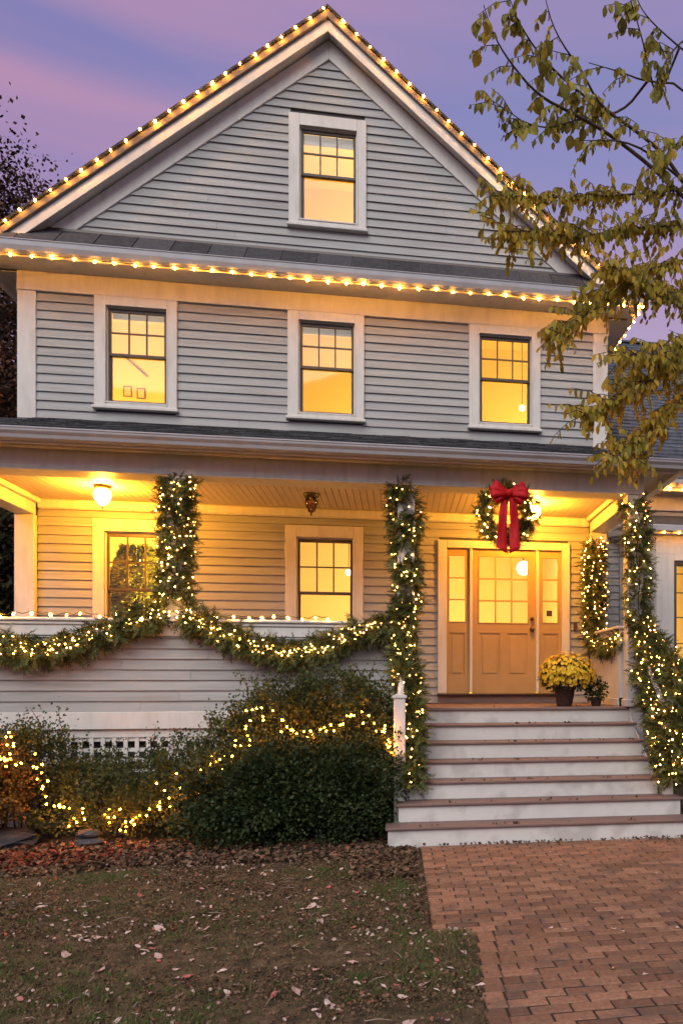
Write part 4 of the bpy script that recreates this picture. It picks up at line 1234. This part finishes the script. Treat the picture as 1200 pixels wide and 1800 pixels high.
bush('bush', 'russet shrub lit by the garland next to the steps under the bay window', 3.75, 9.2,
     [(0, 0, .75, .55, .45, .85), (.7, .2, .7, .55, .5, .85)], 16000, M['bush3'], stems=30, wisps=6)
# amber light strings in the bushes
def bush_lights(pts, n, label, spread, me=bm_s):
    t = thing('string_lights', label, 'string lights', tuple(pts[0]), 'amber light strings draped in the bushes')
    p0 = Vector(pts[0]); rs = resample(smooth_path(pts, 1), .02); wp_ = []
    for i in range(n):
        f = (i+rnd.uniform(-.4, .4))/n; c = rs[max(0, min(len(rs)-1, int(f*len(rs))))]
        q = c-p0+Vector((rnd.gauss(0, spread), -abs(rnd.gauss(0, .03))+.01, rnd.gauss(0, spread)))
        o = bpy.data.objects.new('bulb', bm_b); C.objects.link(o); o.parent = t; o.location = q
        o.rotation_euler = (rnd.uniform(-1, 1), rnd.uniform(-1, 1), 0); wp_.append(q+Vector((0, .012, 0)))
    MB().tube(wp_, .0025, 3, cap=False).build('wire', M['wire'], t)
bm_b = bulb_proto(.0078); bm_b.materials.append(M['bulb_b'])
LB = [(-3.72, 8.25, 1.29), (-3.53, 8.25, 1.02), (-3.33, 8.3, .86), (-3.34, 8.35, .65), (-3.26, 8.4, .43), (-3.14, 8.4, .38), (-2.99, 8.4, .26), (-2.82, 8.4, .32), (-2.73, 8.4, .26), (-2.62, 8.38, .15), (-2.5, 8.36, .14), (-2.42, 8.38, .33), (-2.29, 8.38, .38), (-2.19, 8.4, .57), (-2.04, 8.42, .54), (-1.91, 8.4, .62), (-1.78, 8.4, .67), (-1.65, 8.36, .75)]
bush_lights(LB, 74, 'amber bulb string dipping low through the bushes on the lawn edge', .06)
bush_lights([(-1.64, 8.38, .76), (-1.55, 8.38, .84), (-1.5, 8.38, 1.0), (-1.45, 8.38, 1.17), (-1.37, 8.38, 1.27), (-1.19, 8.38, 1.21), (-1.0, 8.36, 1.05), (-.81, 8.36, 1.05), (-.6, 8.36, 1.08), (-.51, 8.36, 1.19), (-.32, 8.38, 1.24), (-.1, 8.3, 1.04), (-.07, 8.3, .80)], 58, 'amber bulb string across the tall olive bush beside the steps', .035)
bush_lights([(-3.95, 8.12, 1.05), (-3.7, 8.12, .85), (-3.55, 8.12, 1.0), (-3.45, 8.15, .8), (-3.7, 8.12, .65)], 26, 'tangled amber bulb string in the reddish brown bush', .07)
bush_lights([(-1.95, 8.55, .62), (-1.75, 8.5, .5), (-2.1, 8.5, .42), (-2.3, 8.5, .5)], 14, 'short amber bulb string in the open bush before the lattice', .06)

# ------------------------------------------------------------------ overhanging tree, trunk outside the picture
tree = thing('autumn_tree', 'autumn tree reaching in from the side with long drooping olive and gold leaves', 'tree', (3.3, 6.9, 0))
T0 = Vector((3.3, 6.9, 0)); TS = Vector((.06, 0, .02))
trunk_pts = [(0, 0, -.05), (.02, 0, .8), (-.05, .02, 2.0), (.03, 0, 3.3), (-.02, -.05, 4.6), (-.15, -.1, 6.0), (-.2, -.1, 7.4), (-.1, 0, 9)]
MB().tube(smooth_path(trunk_pts, 1), [.19, .17, .16, .15, .145, .14, .13, .12, .11, .10, .09, .075, .06, .05, .04, .03], 10).build('trunk', M['bark'], tree, smooth=True)
BR = [
 [(2.55,6.3,5.15),(1.99,6.2,5.54),(1.55,6.1,5.74),(1.22,6.0,5.8),(.95,5.9,5.82),(.72,5.8,5.97),(.59,5.7,6.08),(.52,5.6,6.18)],
 [(2.55,6.3,5.01),(2.08,6.18,5.63),(1.77,6.07,5.76),(1.43,5.95,5.83),(1.27,5.83,5.98),(1.04,5.72,6.15),(.94,5.6,6.32)],
 [(2.46,6.3,6.48),(2.09,6.07,6.46),(1.74,5.83,6.46),(1.59,5.6,6.42)],
 [(1.98,6.3,6.17),(1.78,5.95,6.31),(1.55,5.6,6.41)],
 [(2.26,6.3,6.36),(1.81,6.07,6.16),(1.57,5.83,6.02),(1.26,5.6,5.88)],
 [(2.41,6.3,5.55),(1.74,6.12,5.31),(1.25,5.95,5.14),(.8,5.77,4.99),(.58,5.6,4.88)],
 [(2.5,6.3,5.24),(1.83,6.12,5.08),(1.25,5.95,4.84),(.93,5.77,4.76),(.66,5.6,4.64)],
 [(2.46,6.3,5.0),(1.88,6.12,4.77),(1.47,5.95,4.44),(1.22,5.77,4.13),(.98,5.6,3.92)],
 [(2.5,6.3,4.69),(2.0,6.07,4.54),(1.7,5.83,4.49),(1.42,5.6,4.47)],
 [(2.5,6.3,4.32),(1.95,6.07,3.92),(1.57,5.83,3.64),(1.22,5.6,3.4)],
 [(2.5,6.3,4.13),(1.95,6.07,3.57),(1.66,5.83,3.27),(1.42,5.6,3.11)],
 [(2.5,6.3,4.32),(1.91,5.95,4.02),(1.51,5.6,3.84)],
 [(2.17,6.3,5.62),(1.69,5.95,5.61),(1.22,5.6,5.33)],
 [(1.7,6.3,6.06),(1.32,6.07,5.82),(.94,5.83,5.51),(.58,5.6,5.53)],
 [(1.93,6.3,3.41),(1.67,5.6,3.08)],
 [(2.26,6.3,6.77),(1.96,5.95,6.29),(1.76,5.6,5.83)],
 [(2.5,6.3,5.88),(2.05,5.95,5.69),(1.72,5.6,5.14)],
 [(1.42,6.3,6.16),(1.06,6.07,6.17),(.81,5.83,6.25),(.70,5.6,6.25)],
]
dens_ = {0: (80, .62), 1: (90, .5), 2: (50, .5), 3: (40, .6), 4: (40, .4), 5: (760, .14), 6: (980, .12), 7: (850, .12), 8: (950, .1), 9: (950, .1), 10: (720, .1), 11: (600, .1), 12: (50, .4), 13: (240, .2), 14: (110, .3), 15: (90, .4), 16: (160, .4), 17: (220, .1)}
tw = MB(); ALL = []
Pl, Dl, Ll, Wl = [[], []], [[], []], [[], []], [[], []]
for bi, br in enumerate(BR):
    pts = [Vector(p)-T0+TS for p in br]
    if pts[0].x+T0.x <= 2.3:
        q = min(ALL, key=lambda v: (v-pts[0]).length); pts = [q.copy()]+pts[1:] if (q-pts[0]).length < .25 else [q.copy()]+pts
    else:
        start = Vector((-.05, -.03, max(1.2, pts[0].z-.75))); pts = [start]+pts
    sp = smooth_path(pts, 2); n = len(sp); ALL += resample(sp, .05)
    r0 = .020 if len(pts) > 6 else .012
    MB().tube([p for p in sp], [max(.003, r0*(1-i/n)**.8) for i in range(n)], 6).build('branch', M['bark'], tree, smooth=True)
    k, bare = dens_[bi]
    rs = resample(sp, .012)
    rs = [p for p in rs if p.x+T0.x < 2.5]
    lower = bi in (5, 6, 7, 8, 9, 10, 11, 14)
    ntw = max(4, k//9)
    for j in range(ntw):
        f = bare+(1-bare)*(j+rnd.random())/ntw
        c = rs[min(len(rs)-1, int(f*len(rs)))]
        d = Vector((rnd.uniform(-1, .3), rnd.uniform(-.7, .7), rnd.uniform(-.7, .3))).normalized()
        l = rnd.uniform(.12, .30)
        e = c+d*l; mid = c+d*l*.5+Vector((0, 0, .03))
        tw.tube([c, mid, e], [.004, .003, .0015], 4, cap=False)
        per = max(5, k//ntw)
        for q in range(per):
            t = (q+rnd.random())/per
            p = c.lerp(e, t)+Vector((0, 0, .03*math.sin(math.pi*t)))
            hang = Vector((rnd.uniform(-.45, .35), rnd.uniform(-.45, .45), rnd.uniform(-1.2, -.45))).normalized()
            which = 0 if (lower and rnd.random() < .72) or rnd.random() < .2 else 1
            Pl[which].append(p); Dl[which].append(hang)
            big = (not lower) and rnd.random() < .07
            ll = rnd.uniform(.042, .078) if not big else rnd.uniform(.085, .12)
            Ll[which].append(ll); Wl[which].append(ll*(rnd.uniform(.20, .27) if not big else .38))
tw.build('twigs', M['twig'], tree, kind='stuff')
for q, mm, nm in ((0, 'treeleaf', 'gold_leaves'), (1, 'treeleaf2', 'olive_leaves')):
    n = len(Pl[q])
    me = leaf_mesh(nm, np.array([tuple(v) for v in Pl[q]]), np.array([tuple(v) for v in Dl[q]]), rdir(n)*.8+np.array([0, -.8, 0]), Ll[q], Wl[q], .3, 'oval')
    link(nm, me, M[mm], tree, kind='stuff')

# ------------------------------------------------------------------ trees beyond the house on the open side
def far_tree(x, y, h, crown, nleaf, m, label, tr=.2, leaf=(.10, .2)):
    t = thing('tree', label, 'tree', (x, y, 0), 'trees beyond the end of the porch')
    MB().tube([(0, 0, -.1), (.1, 0, h*.3), (-.05, .1, h*.62), (.1, 0, h*.95)], [tr, tr*.75, tr*.45, tr*.1], 8).build('trunk', M['bark'], t)
    lim = MB(); Ps = []
    for i in range(70):
        z = h*rnd.uniform(.18, .9); a = rnd.uniform(0, 2*math.pi); rr = crown*(1-(z/h)**2.2*.75)*rnd.uniform(.45, 1.05)
        e = Vector((math.cos(a)*rr, math.sin(a)*rr, z+rnd.uniform(.2, 1.2)))
        lim.tube([(0, 0, z*.85), tuple(e*.5+Vector((0, 0, z*.45))), tuple(e)], [.05, .03, .01], 5, cap=False)
        k = nleaf//70
        c = np.array(e)+rg.normal(size=(k, 3))*np.array([.55, .55, .42])*crown/2.6
        Ps.append(c)
    lim.build('limbs', M['bark'], t)
    P_ = np.concatenate(Ps); n = len(P_)
    link('crown', leaf_mesh('crown', P_, rdir(n), rdir(n), rg.uniform(*leaf, n), rg.uniform(leaf[0]*.3, leaf[1]*.4, n)), m, t, kind='stuff')
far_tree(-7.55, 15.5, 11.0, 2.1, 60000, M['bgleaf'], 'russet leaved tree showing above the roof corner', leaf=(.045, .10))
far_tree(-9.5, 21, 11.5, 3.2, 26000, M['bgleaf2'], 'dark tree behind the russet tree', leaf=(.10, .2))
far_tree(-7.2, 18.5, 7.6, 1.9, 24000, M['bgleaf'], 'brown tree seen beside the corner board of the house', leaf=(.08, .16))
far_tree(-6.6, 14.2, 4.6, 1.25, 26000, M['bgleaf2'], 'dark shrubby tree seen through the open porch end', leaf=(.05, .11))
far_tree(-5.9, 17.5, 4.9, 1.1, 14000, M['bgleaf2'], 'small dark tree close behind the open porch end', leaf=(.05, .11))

# ------------------------------------------------------------------ stones in the bed
def rough_stone(name, label, c, sx, sy, sz, seed, cat='stone'):
    r = random.Random(seed); m = MB(); prof = []
    nu, nv = 14, 7
    for i in range(nv):
        ph = math.pi*(i+.5)/nv
        for k in range(nu):
            a = 2*math.pi*k/nu; q = 1+r.uniform(-.10, .10)
            m.v.append((sx*q*math.sin(ph)**.5*math.cos(a), sy*q*math.sin(ph)**.5*math.sin(a), sz*(-math.cos(ph))*(1+r.uniform(-.05, .05))))
    for i in range(nv-1):
        for k in range(nu):
            k2 = (k+1) % nu; m.f.append((i*nu+k, i*nu+k2, (i+1)*nu+k2, (i+1)*nu+k))
    m.f.append(tuple(reversed(range(nu)))); m.f.append(tuple((nv-1)*nu+k for k in range(nu)))
    o = m.build(name, M['stone'], smooth=False, bevel=0); o.location = c
    o['label'] = label; o['category'] = cat
rough_stone('edging_stone', 'flat blue grey slab half under the bushes at the lawn edge', (-3.80, 8.62, .05), .42, .24, .10, 4)
rough_stone('bed_stone', 'lower grey stone of the little stack under the low lights', (-2.88, 8.42, .035), .13, .11, .045, 8)
rough_stone('bed_stone', 'upper grey stone lying on another stone under the low lights', (-2.88, 8.42, .115), .115, .10, .038, 9)

# ------------------------------------------------------------------ leaf litter, grass, fallen leaves
def clustered(n, spread, x0=-4.0, x1=1.9, y0=3.4, y1=7.9):
    cs = [(rnd.uniform(x0, x1), y0+(y1-y0)*rnd.random(), rnd.uniform(.3, 1.6)*spread) for _ in range(n)]
    cs += [(-2.2, 4.3, .3), (-.9, 4.4, .25), (.15, 4.3, .25), (-.1, 7.3, .3), (-1.5, 5.6, .3)]
    cur = [cs[0]]
    def fx():
        cur[0] = rnd.choice(cs); return rnd.gauss(cur[0][0], cur[0][2])
    def fy(): return rnd.gauss(cur[0][1], cur[0][2]*.7)
    return fx, fy
def on_lawn(x, y): return not (x > .16 and y > 5.12 or .44 < x < 1.93) or x > 3.65
def scatter(n, fx, fy, ok=on_lawn):
    P_ = []
    while len(P_) < n:
        x, y = fx(), fy()
        if ok(x, y): P_.append((x, y, gz(x, y)))
    return np.array(P_)
def flat_leaves(name, P_, ln, wd, m, tilt=.5, lift=.004, parent=None):
    n = len(P_); a = rg.uniform(0, 2*math.pi, n)
    D_ = np.stack([np.cos(a), np.sin(a), rg.normal(size=n)*tilt*.5], 1)
    Nn = np.stack([rg.normal(size=n)*tilt, rg.normal(size=n)*tilt, np.ones(n)], 1)
    P_ = P_+np.array([0, 0, lift]); P_[:, 2] += rg.uniform(0, .012, n)
    ln_ = rg.uniform(*ln, n)
    return link(name, leaf_mesh(name, P_, D_, Nn, ln_, ln_*rg.uniform(wd*.7, wd*1.3, n), .35, 'oval' if n < 30000 else 'diamond'), m, parent, kind='stuff')
U = rnd.uniform
def top(name, o, label, cat):
    o['label'] = label; o['category'] = cat
o = flat_leaves('leaf_litter', np.concatenate([scatter(26000, lambda: U(-4.6, 2.6), lambda: 3.2+5.6*rnd.random()**.85), scatter(26000, *clustered(70, .28))]), (.010, .028), .33, M['litter'], .9)
top('', o, 'brown leaf litter covering the lawn', 'leaf litter')
M['palelitter'] = ramp_mat('small_pale_leaf', [(0, (.26, .18, .14)), (.6, (.42, .31, .25)), (.85, (.50, .40, .33)), (1, (.40, .13, .11))], .8)
o = flat_leaves('leaf_litter', scatter(1000, *clustered(60, .3)), (.014, .034), .34, M['palelitter'], 1.0, .008)
top('', o, 'small pale pinkish leaves sprinkled over the lawn', 'leaf litter')
o = flat_leaves('leaf_litter', scatter(9000, lambda: U(-4.4, .15), lambda: 7.3+1.3*rnd.random()), (.025, .055), .36, M['litter'], .8, .01)
top('', o, 'thicker brown litter at the foot of the bushes', 'leaf litter')
o = flat_leaves('leaf_litter', scatter(1500, lambda: rnd.gauss(-3.2, .5), lambda: rnd.gauss(7.95, .2)), (.03, .06), .38, M['redlitter'], .8, .012)
top('', o, 'red fallen leaves heaped under the bushes with amber lights', 'leaf litter')
o = flat_leaves('leaf_litter', scatter(2600, lambda: U(-.35, .17), lambda: U(6.6, 7.9)), (.03, .06), .36, M['litter'], .9, .012)
top('', o, 'curled brown leaves beside the corner of the brick landing', 'leaf litter')
o = flat_leaves('leaf_litter', scatter(500, lambda: U(.08, .215), lambda: U(5.1, 7.85), lambda x, y: True), (.012, .03), .34, M['litter'], .7, .014)
top('', o, 'small dead leaves gathered along the edge of the brick landing', 'leaf litter')
# grass: short blades, thicker in patches
patches = [(-3.2, 6.9, .45), (-2.3, 7.0, .35), (-3.0, 5.2, .5), (-1.6, 4.4, .5), (-1.1, 4.0, .4), (-.1, 5.6, .7), (.2, 5.0, .3), (.1, 4.4, .4), (-1.2, 5.6, .7), (-.5, 6.8, .5), (2.6, 4.4, .5), (-2.2, 6.1, .6), (-2.1, 4.9, .5), (.05, 6.2, .25)]
def gfx():
    return None
Pg = []
for i in range(110000):
    if rnd.random() < .45:
        c = rnd.choice(patches); x, y = rnd.gauss(c[0], c[2]*.5), rnd.gauss(c[1], c[2]*.4)
    else: x, y = U(-4.5, 3.2), 3.2+5.0*rnd.random()
    if on_lawn(x+rnd.choice((0, 0, U(-.05, .0))), y+rnd.choice((0, U(-.04, 0)))): Pg.append((x, y, gz(x, y)-.002))
P_ = np.array(Pg); n = len(P_)
D_ = np.stack([rg.normal(size=n)*.7, rg.normal(size=n)*.7, np.ones(n)], 1)
o = link('grass', leaf_mesh('grass', P_, D_, rdir(n), rg.uniform(.012, .034, n), rg.uniform(.0010, .0020, n), .1), M['grass'], kind='stuff')
o['label'] = 'thin short grass growing through the leaf litter'; o['category'] = 'grass'
Pt = []
for i in range(420):
    c = rnd.choice(patches) if rnd.random() < .75 else (U(-4, 2.4), U(3.4, 7.8), .3)
    x, y = rnd.gauss(c[0], c[2]*.6), rnd.gauss(c[1], c[2]*.45)
    for _ in range(rnd.randrange(10, 34)):
        a, b = rnd.gauss(x, .022), rnd.gauss(y, .022)
        if on_lawn(a, b): Pt.append((a, b, gz(a, b)-.003))
P_ = np.array(Pt); n = len(P_)
D_ = np.stack([rg.normal(size=n)*.55, rg.normal(size=n)*.55, np.ones(n)], 1)
M['tuft'] = ramp_mat('green_tuft_blade', [(0, (.030, .065, .012)), (.6, (.065, .12, .022)), (1, (.15, .15, .045))], .75)
o = link('grass_tufts', leaf_mesh('grass_tufts', P_, D_, rdir(n), rg.uniform(.025, .058, n), rg.uniform(.0012, .0024, n), .1), M['tuft'], kind='stuff')
o['label'] = 'small green grass tufts standing above the lawn'; o['category'] = 'grass'
# pale fallen leaves big enough to pick out one by one
fl = []
for k in range(6):
    r = random.Random(k+40); m = MB(); nn = 9
    ring_ = []
    for i in range(nn):
        a = 2*math.pi*i/nn; q = 1+r.uniform(-.28, .22)
        ring_.append((math.cos(a)*q, math.sin(a)*q*(.42+.12*(k % 3)), .14*math.sin(a*2+k)+r.uniform(-.05, .12)+.10))
    m.v = ring_+[(0, 0, .02), (0, 0, -.03)]
    m.v += [(x*.98, y*.98, z-.03) for x, y, z in ring_]
    for i in range(nn):
        j = (i+1) % nn
        m.f += [(i, j, nn), (nn+2+j, nn+2+i, nn+1), (j, i, nn+2+i, nn+2+j)]
    me = m.mesh('fallen_leaf'); me.materials.append(M['pale']); fl.append(me)
cnt = 0
fx_, fy_ = clustered(34, .3, y1=7.4)
while cnt < 285:
    if rnd.random() < .6: x = fx_(); y = fy_()
    else: y = 3.45+4.4*rnd.random()**1.25; x = U(-3.9, 2.5) if rnd.random() < .8 else rnd.gauss(.1, .25)
    if y < 3.3: continue
    if not on_lawn(x, y) or not sees(x, y): continue
    s = rnd.uniform(.015, .034)*(1.35 if rnd.random() < .2 else .8)
    o = bpy.data.objects.new('fallen_leaf', rnd.choice(fl)); C.objects.link(o); o.parent = lawn
    o.location = (x, y, gz(x, y)+.012); o.scale = (s*rnd.uniform(.8, 1.3), s, s); o.rotation_euler = (rnd.uniform(-.35, .35), rnd.uniform(-.35, .35), U(0, 6.28)); cnt += 1
for i in range(15):
    y = U(3.7, 7.7); x = U(.6, 1.8) if y < 5.2 else U(.3, 2.7)
    s = rnd.uniform(.012, .022)
    o = bpy.data.objects.new('fallen_leaf', rnd.choice(fl)); C.objects.link(o); o.parent = path
    o.location = (x, y, .006); o.scale = (s, s, s); o.rotation_euler = (U(-.2, .2), U(-.2, .2), U(0, 6.28))
o = flat_leaves('leaf_litter', scatter(420, lambda: rnd.choice((U(.25, 3.0), rnd.gauss(.35, .1), rnd.gauss(2.6, .2))), lambda: rnd.choice((U(3.5, 7.8), rnd.gauss(7.6, .12))), lambda x, y: not on_lawn(x, y)), (.010, .026), .34, M['litter'], .6, .004)
top('', o, 'stray brown leaf bits blown over the brick path', 'leaf litter')
# twigs lying on the lawn
tw = MB()
for i in range(70):
    y = U(3.6, 7.8); x = U(-3.6, .1); a = U(0, 6.28); l = U(.04, .13); z = gz(x, y)+.016
    tw.tube([(x, y, z), (x+math.cos(a)*l*.5, y+math.sin(a)*l*.5, z+.008), (x+math.cos(a)*l, y+math.sin(a)*l, z)], [.0028, .0024, .0012], 4)
o = tw.build('fallen_twigs', mat('dry_twig', (.30, .24, .18), .9), kind='stuff'); o['label'] = 'dry twigs strewn over the lawn'; o['category'] = 'twigs'
# dead leaves caught on the step nosings and along the bottom riser
Ps = []
for k in range(0, 7):
    yn = PF-RUN*k; z = FZ-RISE*k
    for _ in range(9 if k else 3):
        xx = rnd.choice((U(.3, 2.6), rnd.gauss(1.4, .35), rnd.gauss(2.2, .25)))
        if k > 5: xx = U(0, 2.8)
        for _ in range(rnd.choice((1, 1, 2, 4))): Ps.append((xx+U(-.03, .03), yn+U(.01, .08), z+.003))
for _ in range(150): Ps.append((rnd.choice((U(.1, 3.0), rnd.gauss(1.2, .3), rnd.gauss(2.4, .25))), 7.86-abs(rnd.gauss(0, .07)), .008))
P_ = np.array(Ps); n = len(P_); a = rg.uniform(0, 6.28, n)
D_ = np.stack([np.cos(a), np.sin(a)*.5, rg.uniform(.1, .7, n)], 1)
o = link('step_leaves', leaf_mesh('step_leaves', P_, D_, rdir(n)+np.array([0, -.5, .8]), rg.uniform(.018, .04, n), rg.uniform(.007, .014, n), .5, 'oval'), M['litter'], kind='stuff')
o['label'] = 'dry dead leaves caught on the step edges'; o['category'] = 'dead leaves'
